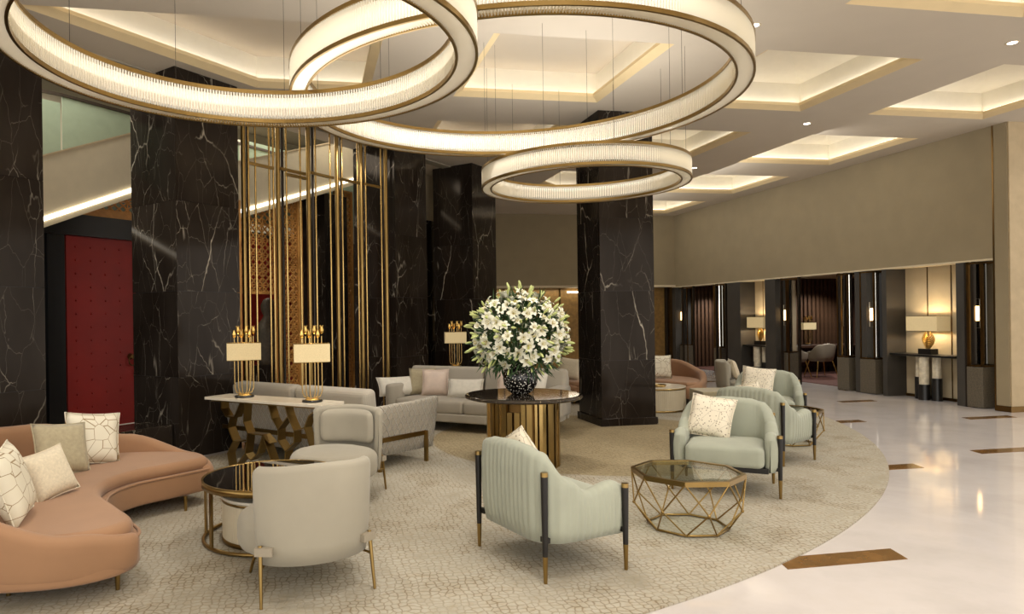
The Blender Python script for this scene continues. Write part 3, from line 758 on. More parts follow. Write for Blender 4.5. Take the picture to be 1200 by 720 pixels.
# ---- brass rod screen
t0 = thing('brass_rod_screen', 'tall screen of slender brass rods standing between the marble columns', 'screen', (0, 0, 0))
def rodpos(px, D=9.9): 
    p = diag(px, 300, D); return (p.x, p.y)
for k, px in enumerate((286.5, 327, 362.5, 396, 424, 453)):
    x, y = rodpos(px)
    MB().rod((x, y, 0), (x, y, HC-.004), .032, n=12).build('post', 'brass', t0)
    x, y = rodpos(px+5, 9.98) if k < 5 else rodpos(px-2, 10)
    MB().rod((x, y, 0), (x, y, HC-.004), .02, n=8).build('post', 'dark_bronze', t0)
for px in (292.5, 300.5, 316.7, 321.5, 336.7, 353, 371, 388, 402, 420, 429.5, 447.5):
    x, y = rodpos(px, 9.85); MB().rod((x, y, 0), (x, y, HC-.004), .013, n=8).build('rod', 'brass_bright', t0)
for a, b, z in ((292.5, 321.5, 3.64), (330, 359, 3.66), (336, 360, 3.60), (364, 392, 3.70), (398, 423, 3.71), (428, 446.5, 3.72)):
    x, y = rodpos(a, 9.85); x2, y2 = rodpos(b, 9.85)
    MB().beam((x, y, z), (x2, y2, z), .03, .04).build('crossbar', 'brass', t0)

# ================================================================== RUG
rc = Vector((-1.333, 12.53)); rr_ = 9.64
pts = []
for i in range(61):
    a = math.radians(-100+(-20.5+100)*i/60); pts.append((rc.x+rr_*cos(a), rc.y+rr_*sin(a)))
pts += [(q.x, q.y) for q in spline([(7.72, 9.2, 0), (7.9, 9.9, 0), (7.6, 10.9, 0), (6.9, 11.7, 0), (5.9, 12.2, 0), (4.5, 12.4, 0)], 5)]
pts += [(2.3, 12.3), (.9, 11.0), (-1.1, 8.95), (-2.0, 8.0)] if False else [(3.0, 12.3), (-.6, 8.9), (-5.2, 4.3)]
mb = MB(); mb.prism(pts, .001, .012)
tag(mb.build('round_rug', 'rug'), 'huge round beige rug with crackled brown net pattern under the seating groups', 'rug')
RZ = .012

# ================================================================== RING CHANDELIERS
def ring(label, u, v, r, zb, h=.215, w=.115, wires=10):
    t = thing('ring_chandelier', label, 'chandelier', (u, v, zb), 0, 'crystal ring chandeliers')
    n = 96
    ri = r-w
    def hoop(name, rad, z, a=.008, b=.014, mat='brass'):
        MB().lathe([(rad-a, z-b), (rad+a, z-b), (rad+a, z+b), (rad-a, z+b), (rad-a, z-b)], n, smooth=False).build(name, mat, t)
    hoop('lower_outer_hoop', r, 0); hoop('lower_inner_hoop', ri, 0); hoop('upper_outer_hoop', r, h); hoop('upper_inner_hoop', ri, h)
    mb = MB().lathe([(ri+.0, h-.004), (r, h-.004)], n); mb.build('top_plate', 'brass', t)
    rm = (r+ri)/2
    MB().lathe([(rm-.03, .05), (rm+.03, .05), (rm+.03, h-.03), (rm-.03, h-.03), (rm-.03, .05)], n).build('light_core', 'crystal_core', t)
    for rad, nm in ((r-.004, 'outer_crystal_rods'), (ri+.004, 'inner_crystal_rods')):
        g = MB(); k = int(2*PI*rad/.021)
        for i in range(k):
            a = 2*PI*i/k; x, y = rad*cos(a), rad*sin(a); hw = .0085
            p = [Vector((x+hw*cos(a+q), y+hw*sin(a+q), 0)) for q in (0, 2*PI/3, 4*PI/3)]
            g.add([(*q.xy, .012) for q in p]+[(*q.xy, h-.012) for q in p], [(0, 1, 4, 3), (1, 2, 5, 4), (2, 0, 3, 5)])
        o = g.build(nm, 'crystal', t); o['kind'] = 'stuff'
    g = MB(); k = int(2*PI*rm/.019)
    for i in range(k):
        a = 2*PI*i/k; d = Vector((cos(a), sin(a), 0)); s_ = Vector((-sin(a), cos(a), 0))*.0072
        A = d*(ri+.008); B = d*(r-.008)
        g.add([A-s_, A+s_, B+s_, B-s_, A+Vector((0, 0, -.01)), B+Vector((0, 0, -.01))], [(0, 4, 5, 3), (1, 2, 5, 4), (0, 1, 4), (3, 5, 2), (0, 3, 2, 1)])
    o = g.build('underside_crystal_rods', 'crystal', t); o['kind'] = 'stuff'
    for i in range(wires):
        a = 2*PI*(i+.3)/wires
        MB().rod((rm*cos(a), rm*sin(a), h), (rm*cos(a), rm*sin(a), HC-zb-.005), .0017, n=5).build('suspension_wire', 'dark_bronze', t)
    return t
ring('large crystal ring chandelier at upper left, hanging before the marble columns', -.342*1.5/1.6, 4.343*1.5/1.6, 1.402*1.5/1.6, 1.6+1.5)
ring('largest crystal ring chandelier hanging across the middle of the ceiling', 1.528*1.74/1.6, 4.932*1.74/1.6, 1.639*1.74/1.6, 1.6+1.74)
ring('smallest and lowest crystal ring chandelier in front of the central column', 3.339*1.48/1.6, 7.919*1.48/1.6, 1.241*1.48/1.6, 1.6+1.48, .20, .10)

# ================================================================== ARMCHAIRS
def mint_chair(label, loc, rz):
    t = thing('channel_armchair', label, 'armchair', (loc[0], loc[1], RZ), rz, 'mint channel-tufted armchairs')
    W2, D2 = .37, .30
    pts = [Vector((W2, -D2+.01, 0)), Vector((W2, 0, 0)), Vector((W2, D2-.16, 0))]
    for k in range(1, 7):
        a = (PI/2)*k/6; pts.append(Vector((W2-.15+.15*cos(a), D2-.15+.15*sin(a), 0)))
    pts.append(Vector((0, D2, 0)))
    for k in range(0, 6):
        a = PI/2+(PI/2)*k/6; pts.append(Vector((-W2+.15+.15*cos(a), D2-.15+.15*sin(a), 0)))
    pts += [Vector((-W2, D2-.16, 0)), Vector((-W2, 0, 0)), Vector((-W2, -D2+.01, 0))]
    # resample finely for the channels
    dense = []; 
    for a, b in zip(pts, pts[1:]):
        L = (b-a).length; m = max(1, int(L/.0092))
        for q in range(m): dense.append(a+(b-a)*q/m)
    dense.append(pts[-1])
    # travel so that the outer side is to the right: left arm -> back -> right arm is reversed
    dense = dense
    top = lambda f: interp(min(f, 1-f), [(0, .52), (.06, .555), (.17, .52), (.245, .60), (.335, .765), (.4, .79), (.5, .80)])
    shell(dense, top, .22, .10, rib=.012, pitch=.047).build('tufted_shell', 'mint', t)
    cushion(rrect(2*W2-.10, 2*D2+.02, .06, 4, 0, -.05), .255, .435, .045, .02).build('seat_cushion', 'mint', t)
    MB().box((0, -.03, .235), (2*W2-.04, 2*D2-.04, .045)).build('base_frame', 'blackmetal', t, .004)
    for sx in (-1, 1):
        for y, h in ((D2+.022, .66), (-D2+.05, .54)):
            x = sx*(W2+(.012 if y > 0 else .068))
            o = MB().rod((x, y, .16), (x, y, h-.025), .0165, .0225, 12).build('leg', 'blackmetal', t)
            MB().rod((x, y, 0), (x, y, .16), .0115, .0165, 12).build('brass_ferrule', 'brass', o)
            MB().rod((x, y, h-.025), (x, y, h), .0235, .022, 12).build('brass_cap', 'brass', o)
            MB().box((x-sx*.025, y-(.02 if y > 0 else 0), .25), (.06, .03, .03)).build('leg_bracket', 'blackmetal', o)
    return t
ca = mint_chair('mint channel-tufted armchair in the foreground with its back turned to the camera', (1.56, 4.33), math.radians(106.6))
def cdup(src, label, loc, rz, z=RZ): return dup(src, (loc[0], loc[1], z), rz, label)
cdup(ca, 'mint velvet armchair facing the camera behind the octagonal glass table', (3.74, 5.68), math.radians(-36.9))
cdup(ca, 'mint ribbed armchair turned away, right behind the chair at the octagonal table', (4.92, 6.80), math.radians(117))
cdup(ca, 'farthest mint armchair facing the camera, partly hidden by the ribbed chair back', (6.15, 8.38), math.radians(-36))

def slipper(label, loc, rz, z=RZ):
    t = thing('slipper_chair', label, 'armchair', (loc[0], loc[1], z), rz, 'beige rounded slipper chairs')
    pts = []
    for k in range(33):
        a = -1+2*k/32; x = .318*sin(a*1.25)/sin(1.25); y = .30-.17*(1-cos(a*1.25))/(1-cos(1.25)); pts.append(Vector((x, y, 0)))
    pts.reverse()
    top = lambda f: interp(min(f, 1-f), [(0, .73), (.05, .765), (.5, .78)])
    shell(pts, top, .21, .075, lean=.03).build('backrest_shell', 'beige_velvet', t)
    # seat: D shape, wide and round at the front
    out = []
    for k in range(40):
        a = 2*PI*k/40; x = .39*cos(a); y = .40*sin(a)
        if y > 0: y *= .8
        out.append((x, y-.12))
    cushion(out, .20, .43, .075, .025).build('seat', 'beige_velvet', t)
    pad = MB(); rows = []
    for i_ in range(21):
        row = []
        for j_ in range(15):
            x = -1+i_/10; z = -1+j_/7; k_ = 1-.13*(x*x)**2*(z*z)**2       # rounded corners
            th = .075*(max(0, 1-x**8)*max(0, 1-z**8))**.5
            X = x*k_*.268; Z = z*k_*.158
            row.append((X, .250-th-1.5*X*X, Z+.588))
        rows.append(row)
    pad.grid(rows)
    pad.build('backrest_pad', 'beige_velvet', t)
    o = MB(); o.lathe([(.30, .19), (.30, .215)], 32, (0, -.04, 0)); o.build('base_ring', 'brass', t)
    for sx in (-1, 1):
        a = (sx*.30, .16); l = MB().rod((a[0]+sx*.02, a[1]+.06, .33), (a[0]+sx*.03, a[1]+.12, 0), .013, .009, 10).build('leg', 'brass', t)
        MB().box((a[0]+sx*.0, a[1]+.075, .30), (.10, .05, .045), -sx*.5).build('strap', 'strap_grey', l)
        MB().rod((a[0]+sx*.02, a[1]+.07, .20), (sx*.2, 0.02, .22), .008, n=8).build('brace', 'brass', l)
        MB().rod((sx*.24, -.26, .22), (sx*.29, -.31, 0), .013, .009, 10).build('leg', 'brass', t)
    return t
s1 = slipper('beige slipper chair in the foreground seen from behind by the black round table', (-.03, 4.2), math.radians(-165.8))
cdup(s1, 'beige slipper chair facing the camera beyond the black round table', (.26, 6.22), math.radians(-27))
cdup(s1, 'small beige chair half hidden behind the farthest mint armchair', (7.4, 10.9), math.radians(60))

# ================================================================== CRESCENT SOFAS
SO = Vector((-1.9, 5.2, 0))
def crescent(label, loc, rz):
    t = thing('crescent_sofa', label, 'sofa', (loc[0], loc[1], RZ), rz, 'peach crescent sofas')
    inner = [(-1.04, 4.42), (-1.22, 4.76), (-1.42, 5.12), (-1.47, 5.45), (-1.36, 5.73), (-1.14, 5.93), (-.95, 6.1)]
    outer_ = [(-.86, 6.24), (-.98, 6.46), (-1.35, 6.66), (-1.9, 6.66), (-2.45, 6.34), (-2.80, 5.75), (-2.86, 5.1), (-2.62, 4.5), (-2.2, 4.2), (-1.75, 4.06), (-1.35, 4.06), (-1.10, 4.2)]
    I = [Vector((*p, 0))-SO for p in inner]; O = [Vector((*p, 0))-SO for p in outer_]
    closed = spline(I+O, 6, True)
    poly = [(p.x, p.y) for p in closed]
    c0 = Vector((sum(p[0] for p in poly)/len(poly), sum(p[1] for p in poly)/len(poly), 0))
    cushion(poly, .115, .305, .03, 0).build('base', 'peach', t)
    # seat pad inset from the base outline
    m = len(closed); ins = []
    for i in range(m):
        d = (closed[(i+1) % m]-closed[i-1]).normalized(); n = Vector((-d.y, d.x, 0)); ins.append(closed[i]+n*.035)
    cushion([(p.x, p.y) for p in ins], .29, .40, .05, .0).build('seat_cushion', 'peach', t)
    rim = MB().tube([p+Vector((0, 0, .302)) for p in [closed[i]+Vector((0, 0, 0)) for i in range(m)]], .011, 6, closed=True); rim.build('piping', 'peach', t)
    tip0 = closed[len(I)*6-6]; 
    path = spline([I[-1]+Vector((.06, .05, 0))]+O+[I[0]+Vector((.03, -.08, 0))], 6)
    ps = []
    for i, p in enumerate(path):
        n = offset_path(path, i); ps.append(p)
    ps.reverse()
    # outer side must lie to the right of travel
    A = sum(ps[i].x*ps[i+1].y-ps[i+1].x*ps[i].y for i in range(len(ps)-1))
    if A < 0: ps.reverse()
    top = lambda f: interp(min(f, 1-f), [(0, .33), (.07, .40), (.18, .56), (.32, .72), (.5, .78)])
    mid = shell([p-(offset_path(ps, i)*.05) for i, p in enumerate(ps)], top, .13, .12, lean=.05); mid.build('backrest', 'peach', t)
    for q in ((-1.14, 4.31), (-1.06+.02, 5.98), (-1.75, 4.35), (-1.7, 6.35), (-2.5, 4.8), (-2.5, 5.9)):
        p = Vector((*q, 0))-SO; MB().rod((p.x, p.y, 0), (p.x, p.y, .125), .013, .016, 10).build('leg', 'brass', t)
    return t
cs = crescent('peach velvet crescent sofa at the left edge with five cushions', (SO.x, SO.y), 0)
cdup(cs, 'peach crescent sofa in the background behind the central marble column', (5.75, 12.15), math.radians(-106))

# ================================================================== GREY SOFAS
def grey_sofa(label, loc, rz):
    t = thing('grey_sofa', label, 'sofa', (loc[0], loc[1], RZ), rz)
    w, d = 2.5, .95
    MB().box((0, -.02, .19), (w-.1, d-.1, .12)).build('base', 'grey_velvet', t, .02, 3)
    for sx in (-1, 1):
        cushion(rrect(w/2-.16, d-.22, .05, 4, sx*(w/4-.08), -.08), .24, .43, .05, .015).build('seat_cushion', 'grey_velvet', t)
        MB().box((0, 0, 0), (w/2-.03, .16, .50)).build('back_cushion', 'grey_velvet', t, .05, 4)
        o = bpy.context.scene.collection.objects[-1]
        o.location = (sx*(w/4), d/2-.13, .60); o.rotation_euler = (-.14, 0, 0)
        cushion([(-.0+sx*(w/2-.02)+sx*x, y) for x, y in ((-.14, -.46), (0, -.46), (.06, -.1), (.04, .40), (-.12, .40))], .22, .63, .045, 0).build('armrest', 'grey_velvet', t)
        for y in (-.36, .34): MB().rod((sx*(w/2-.15), y, 0), (sx*(w/2-.15), y, .14), .015, n=10).build('leg', 'brass', t)
    MB().box((0, d/2-.03, .45), (w-.04, .06, .6)).build('back_panel', 'grey_velvet', t, .02, 3)
    return t
GSR = math.radians(-38.5)
grey_sofa('light grey two-seat sofa facing the camera before the marble columns', (2.33, 9.50), GSR)

t = thing('quilted_sofa', 'light grey sofa with diamond-quilted back turned to the camera behind the console', 'sofa', (.10, 8.15, RZ), math.radians(134.6))
w2, d2 = 1.17, .42
P = [Vector((w2+.10, -.52, 0)), Vector((w2+.05, -.2, 0)), Vector((w2, .1, 0)), Vector((w2-.06, .34, 0)), Vector((w2-.22, .43, 0)), Vector((w2-.6, .45, 0)), Vector((0, .46, 0))]
P = P+[Vector((-p.x, p.y, 0)) for p in reversed(P[:-1])]
path = spline(P, 8)
top = lambda f: interp(min(f, 1-f), [(0, .72), (.14, .69), (.3, .66), (.5, .66)])
shell(path, top, .14, .07, lean=.16, uv=True).build('quilted_shell', 'quilted', t)
MB().box((0, -.03, .22), (2*w2-.12, .84, .14)).build('base', 'grey_velvet', t, .02)
for sx in (-1, 1):
    cushion(rrect(w2-.08, .86, .06, 4, sx*(w2/2-.04), -.08), .28, .44, .05, .015).build('seat_cushion', 'grey_velvet', t)
    o = MB().box((0, 0, 0), (w2-.10, .20, .42)).build('back_cushion', 'grey_velvet', t, .06, 4); o.location = (sx*(w2/2-.04), .30, .63); o.rotation_euler = (-.12, 0, 0)
    f = MB(); x = sx*(w2+.075)
    f.beam((x+sx*.06, -.34, .32), (x-sx*.03, .36, .32), .012, .05)
    f.build('brass_rail', 'brass', t)
    for y in (-.34, .36): MB().box((x-sx*(.03 if y > 0 else -.06), y, .17), (.04, .035, .34)).build('leg', 'brass', t, .003)
MB().beam((-w2+.1, .55, .32), (w2-.1, .55, .32), .012, .05).build('brass_rail', 'brass', t)

# ================================================================== TABLES
# round black marble table on a drum of brass bars
TX, TY = 2.26, 7.07
t = thing('round_table', 'round black marble table on a drum of upright brass bars', 'table', (TX, TY, RZ))
MB().lathe([(.0001, .712), (.60, .712), (.625, .72), (.632, .735), (.625, .75), (.61, .756), (.60, .757), (.59, .757), (.0001, .757)], 64).build('tabletop', 'table_marble', t)
MB().lathe([(.345, 0), (.345, .712)], 40).build('inner_drum', 'bronze', t)
random.seed(3)
a = 0
while a < 2*PI-.05:
    wd = random.choice((.028, .04, .055)); pr = random.choice((.0, .008, .016, .02)); k = random.random()
    z0, z1 = .0, .712
    if k < .13: z1 = .6
    elif k < .26: z0 = .16
    r = .36+pr
    MB().box((r*cos(a), r*sin(a), (z0+z1)/2), (.035, wd, z1-z0), a).build('brass_bar', random.choice(('brass', 'brass_bright', 'brass')), t)
    a += (wd+random.choice((.004, .006, .018)))/.37
TZ = RZ+.757
v = thing('vase', 'round black vase covered in white dots standing on the marble table', 'vase', (TX-.03, TY, TZ))
MB().lathe([(.07, 0), (.095, .005), (.14, .04), (.175, .10), (.186, .165), (.178, .23), (.15, .285), (.115, .32), (.10, .335), (.09, .335), (.09, .30)], 40).build('body', 'vase_dots', v)

# ---- lilies
bq = thing('lily_bouquet', 'large round bouquet of white lilies with pale green buds in the dotted vase', 'flowers', (TX-.03, TY, TZ+.25))
random.seed(11)
def petal_mesh(open_=1.0):
    mb = MB()
    for k in range(6):
        a = k*PI/3; R = Matrix.Rotation(a, 3, 'Z'); wd = .022 if k % 2 else .017
        prof = [(.004, .0, .004), (.016, .022, wd*.8), (.034, .036, wd), (.054, .038, wd*.75), (.068, .026, .002)]
        vs = []
        for r, z, w_ in prof:
            r *= open_
            vs += [R @ Vector((r, -w_, z+.004)), R @ Vector((r, 0, z)), R @ Vector((r, w_, z+.004))]
        fs = [(i*3+j, i*3+j+1, i*3+j+4, i*3+j+3) for i in range(4) for j in range(2)]
        mb.add(vs, fs, True)
    return mb
def flower_proto():
    o = petal_mesh().build('lily_flower', 'petal', bq)
    s_ = MB()
    for k in range(6):
        a = k*PI/3+.5; s_.rod((0, 0, .01), (.016*cos(a), .016*sin(a), .045), .0012, n=3, caps=False); s_.box((.017*cos(a), .017*sin(a), .047), (.004, .009, .003), a)
    s_.build('stamens', 'stamen', o)
    return o
fp = flower_proto()
bp = MB().lathe([(.0001, 0), (.006, .006), (.010, .03), (.0115, .055), (.008, .078), (.0001, .092)], 7).build('lily_bud', 'bud', bq)
CB = Vector((0, 0, .36)); RB = .50      # ball centre above the vase mouth
def dirs(n, jitter, zmin):
    out = []; g = PI*(3-math.sqrt(5))
    for i in range(n):
        z = 1-(1-zmin)*(i+.5)/n; r = math.sqrt(1-z*z); th = g*i
        out.append((Vector((r*cos(th), r*sin(th), z))+Vector([random.uniform(-jitter, jitter) for _ in range(3)])).normalized())
    return out
first = True; stems = MB(); leaves = MB()
for d in dirs(150, .10, -.62):
    rr = RB*random.uniform(.80, .97)*(1-.12*max(0, -d.z)); p = CB+Vector((d.x*rr*1.02, d.y*rr*1.02, d.z*rr*1.0))
    o = fp if first else dup(fp, parent=bq); first = False
    dd = (d+Vector([random.uniform(-.45, .45) for _ in range(3)])).normalized()
    o.location = p; o.rotation_mode = 'QUATERNION'; o.rotation_quaternion = dd.to_track_quat('Z', 'Y'); s_ = random.uniform(.85, 1.3); o.scale = (s_, s_, s_)
    stems.tube([Vector((d.x*.03, d.y*.03, -.08)), Vector((d.x*.12, d.y*.12, .10+d.z*.1)), p-dd*.01], .0028, 4)
first = True
for d in dirs(190, .14, -.66):
    rr = RB*random.uniform(.86, 1.06)*(1-.12*max(0, -d.z)); p = CB+d*rr
    o = bp if first else dup(bp, parent=bq); first = False
    dd = (d+Vector([random.uniform(-.4, .4) for _ in range(3)])).normalized()
    o.location = p; o.rotation_mode = 'QUATERNION'; o.rotation_quaternion = dd.to_track_quat('Z', 'Y'); s_ = random.uniform(.75, 1.3); o.scale = (s_*1.15, s_*1.15, s_)
    stems.rod(p-dd*.12, p, .002, n=4, caps=False)
for d in dirs(520, .2, -.85):
    for q in range(2):
        rr = RB*random.uniform(.45, .95); p = CB+d*rr; dd = (d+Vector([random.uniform(-.7, .7) for _ in range(3)])).normalized()
        if d.z < -.3: dd = (dd+Vector((0, 0, -.3))).normalized()
        s_ = dd.cross(Vector((random.random(), random.random(), 1))).normalized()*random.uniform(.008, .014); L = random.uniform(.08, .16)
        n_ = dd.cross(s_).normalized()*.012
        leaves.add([p, p+dd*L*.4+s_+n_, p+dd*L, p+dd*L*.4-s_+n_], [(0, 1, 2), (0, 2, 3)])
stems.build('stems', 'leaf', bq)['kind'] = 'stuff'; leaves.build('foliage', 'leaf', bq)['kind'] = 'stuff'

# octagonal glass table
def octo(label, loc, rz):
    t = thing('octagonal_table', label, 'table', (loc[0], loc[1], RZ), rz, 'geometric brass coffee tables')
    def ring_(r, z, off=0): return [Vector((r*cos(PI/4*i+off), r*sin(PI/4*i+off), z)) for i in range(8)]
    T = ring_(.40, .40); B = ring_(.285, .012); Mi = ring_(.40, .19, PI/8)
    mb = MB()
    for a_, b_ in ((.405, .37),):
        o_ = ring_(.405, .385); o2 = ring_(.405, .42); i1 = ring_(.375, .385); i2 = ring_(.375, .42)
        mb.add(o_+o2+i1+i2, [(i, (i+1) % 8, 8+(i+1) % 8, 8+i) for i in range(8)]+[(16+(i+1) % 8, 16+i, 24+i, 24+(i+1) % 8) for i in range(8)]+[(8+i, 8+(i+1) % 8, 24+(i+1) % 8, 24+i) for i in range(8)]+[((i+1) % 8, i, 16+i, 16+(i+1) % 8) for i in range(8)])
    mb.build('top_frame', 'brass', t)
    MB().prism([(p.x, p.y) for p in ring_(.374, 0)], .405, .415).build('glass_top', 'clear_glass', t)
    MB().tube(B, .009, 8, closed=True).build('base_ring', 'brass', t)
    for i in range(8):
        j = (i+1) % 8; n_ = MB()
        bpy_node = MB().lathe([(.0001, -.013), (.010, -.008), (.013, 0), (.010, .008), (.0001, .013)], 10, Mi[i]).build('joint', 'brass', t)
        for q in (T[i], T[j], B[i], B[j]): MB().rod(Mi[i], q, .0058, n=7).build('rod', 'brass', t)
    return t
oc = octo('octagonal coffee table with clear glass top on a crossed brass wire base', (2.77, 4.70), math.radians(22.5-10))
cdup(oc, 'second brass wire coffee table mostly hidden behind the mint ribbed armchair', (5.74, 7.47), .3)

# black round nesting table
t = thing('black_coffee_table', 'round black glass coffee table with a brass rim and open brass frame', 'table', (-.27, 5.18, RZ))
MB().lathe([(.0001, .425), (.50, .425), (.50, .445), (.0001, .445)], 64, smooth=False).build('tabletop', 'dark_mirror', t)
MB().lathe([(.502, .40), (.515, .40), (.515, .448), (.502, .448), (.502, .40)], 64).build('rim', 'brass', t)
MB().tube([(.505*cos(a), .505*sin(a), .018) for a in [math.radians(95+5*i) for i in range(39)]], .014, 8).build('floor_arc', 'brass', t)
for a in (98, 172, 215, 282):
    a = math.radians(a); MB().box((.505*cos(a), .505*sin(a), .21), (.014, .034, .40), a).build('leg', 'brass', t)
t = thing('fluted_drum_table', 'low cream fluted drum table with white top nested under the black table', 'table', (-.26, 5.19, RZ))
flut = []
for i in range(240):
    a = 2*PI*i/240; r = .385-.005*abs(sin(a*60)); flut.append((r*cos(a), r*sin(a)))
MB().prism(flut, .03, .29).build('fluted_body', 'cream_lacquer', t)
MB().lathe([(.375, 0), (.39, 0), (.39, .03), (.375, .03)], 64).build('base_band', 'brass', t)
MB().lathe([(.0001, .288), (.39, .288), (.39, .305), (.0001, .305)], 64).build('upper_band', 'brass', t)
MB().lathe([(.0001, .305), (.388, .305), (.395, .315), (.39, .328), (.0001, .328)], 64, smooth=False).build('top', 'white_stone', t)
t = thing('drum_table', 'round cream drum table with brass rims before the far peach sofa', 'table', (5.72, 10.62, RZ))
MB().prism([(p[0]*1.2, p[1]*1.2) for p in flut], .03, .36).build('fluted_body', 'cream_lacquer', t)
MB().lathe([(.45, 0), (.468, 0), (.468, .03), (.45, .03)], 64).build('base_band', 'brass', t)
MB().lathe([(.0001, .36), (.47, .36), (.47, .385), (.0001, .385)], 64).build('upper_band', 'brass', t)
MB().lathe([(.0001, .385), (.465, .385), (.468, .40), (.0001, .40)], 64, smooth=False).build('top', 'white_stone', t)
o = MB().lathe([(.0001, 0), (.12, 0), (.13, .03), (.125, .035), (.115, .012), (.0001, .012)], 24).build('gold_dish', 'brass_bright'); o.location = (5.66, 10.45, RZ+.40)
tag(o, 'small gold dish lying on the cream drum table', 'dish')
o = MB().box((0, 0, .04), (.16, .12, .08)).build('gold_box', 'brass', None, .004); o.location = (5.62, 10.72, RZ+.40); tag(o, 'small brass box on the cream drum table', 'box')
o = MB().box((0, 0, .19), (.7, .6, .38)).build('bench', 'taupe_cloth', None, .015, 3); o.location = (6.40, 9.92, RZ); o.rotation_euler = (0, 0, -.2)
tag(o, 'low plain taupe block bench behind the ribbed mint armchair', 'bench')

# ---- console with marble top on honeycomb of brass bands
def console(label, loc, rz, L=1.65, D=.36):
    t = thing('console_table', label, 'console', (loc[0], loc[1], RZ), rz, 'white marble consoles on brass honeycomb frames')
    MB().box((0, 0, .745), (L, D, .03)).build('marble_top', 'white_stone', t, .004)
    MB().box((0, 0, .722), (L-.14, D-.06, .014)).build('subframe', 'brass', t)
    def band(pts, y=0, w_=.20):
        for a, b in zip(pts, pts[1:]): MB().beam((a[0], y, a[1]), (b[0], y, b[1]), w_, .012, up=(0, 0, 1) if abs(a[0]-b[0]) > .02 else (1, 0, 0)).build('brass_band', 'brass', t)
    def bd(pts):
        g = MB()
        for a, b in zip(pts, pts[1:]):
            d = Vector((b[0]-a[0], 0, b[1]-a[1])).normalized(); n = Vector((d.z, 0, -d.x))*.006; y = Vector((0, .055, 0))
            A = Vector((a[0], 0, a[1]))-d*.003; B = Vector((b[0], 0, b[1]))+d*.003
            g.add([p+s1_*n+s2*y for p in (A, B) for s1_, s2 in ((-1, -1), (1, -1), (1, 1), (-1, 1))], [(0, 1, 2, 3), (7, 6, 5, 4), (0, 4, 5, 1), (1, 5, 6, 2), (2, 6, 7, 3), (3, 7, 4, 0)])
        g.build('brass_band', 'brass', t)
    h = L/2-.12
    bd([(-h, .715), (-h, .62), (-h+.07, .54), (-h+.20, .54), (-h+.30, .715)])
    bd([(-h+.14, .54), (-h+.10, .42), (-h+.18, .28), (-h+.09, .14), (-h+.12, 0)])
    bd([(-h+.36, .715), (-h+.34, .50), (-h+.40, .38), (-h+.36, .16), (-h+.26, .06), (-h+.20, 0)])
    bd([(-h+.18, .28), (-h+.26, .28)]); bd([(-h+.40, .38), (-h+.62, .38), (-h+.72, .30)])
    bd([(-h+.62, .38), (-h+.54, .18), (-h+.44, .10), (-h+.36, .16)])
    bd([(-h+.62, .38), (-h+.80, .0)]); bd([(-h+.70, .715), (-h+.76, .56), (-h+.84, .46), (-h+.98, .60), (-h+.94, .715)])
    bd([(-h+.84, .46), (-h+.84, .34), (-h+.94, .24), (-h+1.06, .34), (-h+1.06, .46), (-h+.98, .60)])
    bd([(-h+.94, .24), (-h+.92, 0)]); bd([(-h+1.06, .46), (-h+1.2, .5), (-h+1.26, .62), (-h+1.4, .715)]); bd([(-h+1.2, .5), (-h+1.28, .3), (-h+1.18, .15), (-h+1.22, 0)])
    bd([(-h+1.28, .3), (-h+1.4, .2), (-h+1.4, 0)])
    return t
cn = console('long white marble console on a brass honeycomb frame holding two lamps', (-.40, 7.34), math.radians(-41.5))
dup(cn, (2.75, 10.85, RZ), math.radians(-41), 'white marble console behind the far grey sofa, under the third lamp')

# ---- lamps with tulips
def tulip_lamp(label, loc, rz, sc=1.0):
    t = thing('tulip_lamp', label, 'lamp', loc, rz, 'brass table lamps with gilded tulips')
    MB().lathe([(.0001, 0), (.10, 0), (.105, .008), (.095, .022), (.0001, .022)], 24).build('base', 'black_lacquer', t)
    MB().lathe([(.0001, .022), (.085, .022), (.06, .034), (.0001, .036)], 20).build('base_mound', 'gold_leaf', t)
    xs = (-.098, -.06, -.022, .03, .062, .1)
    for x in xs:
        k = abs(x)/.095
        MB().tube([(x, 0, .66), (x, 0, .16), (x*.98, 0, .10), (x*.80, 0, .055), (x*.35, 0, .035)], .0058, 8).build('stem', 'brass_bright', t)
    w, d, h = .35, .15, .185; z0 = .40
    sh = MB()
    for sx, sy, lx, ly in ((0, -1, w, .004), (0, 1, w, .004), (-1, 0, .004, d), (1, 0, .004, d)): sh.box((sx*w/2, sy*d/2, z0+h/2), (lx, ly, h))
    sh.build('shade', 'shade', t)
    for z in (z0, z0+h):
        f = MB().tube([(-w/2, -d/2, z), (w/2, -d/2, z), (w/2, d/2, z), (-w/2, d/2, z)], .004, 6, closed=True); f.build('shade_rim', 'brass', t)
    MB().box((0, 0, z0+h*.55), (w-.02, d-.02, .004)).build('diffuser', 'plaster', t)
    for i, x in enumerate(xs[:]):
        if i == 3 and False: continue
        hgt = .66+(.03 if i % 2 else -.01); g = MB()
        for k in range(4):
            a = k*PI/2+.4*i; R = Matrix.Rotation(a, 3, 'Z')
            prof = [(.003, 0, .004), (.018, .014, .014), (.022, .042, .016), (.016, .066, .009), (.026, .09, .001)]
            vs = []
            for r, z, w_ in prof: vs += [R @ Vector((r*.8, -w_, z))+Vector((x, 0, hgt-.01)), R @ Vector((r, 0, z))+Vector((x, 0, hgt-.01)), R @ Vector((r*.8, w_, z))+Vector((x, 0, hgt-.01))]
            g.add(vs, [(q*3+j, q*3+j+1, q*3+j+4, q*3+j+3) for q in range(4) for j in range(2)], True)
        g.build('tulip', 'gold_leaf', t)
    return t
CT = RZ+.76
lp = tulip_lamp('left brass tulip lamp on the white marble console', (-.70, 7.60, CT), .12)
point_light('lamp_light', (-.70, 7.60, CT+.50), 5)
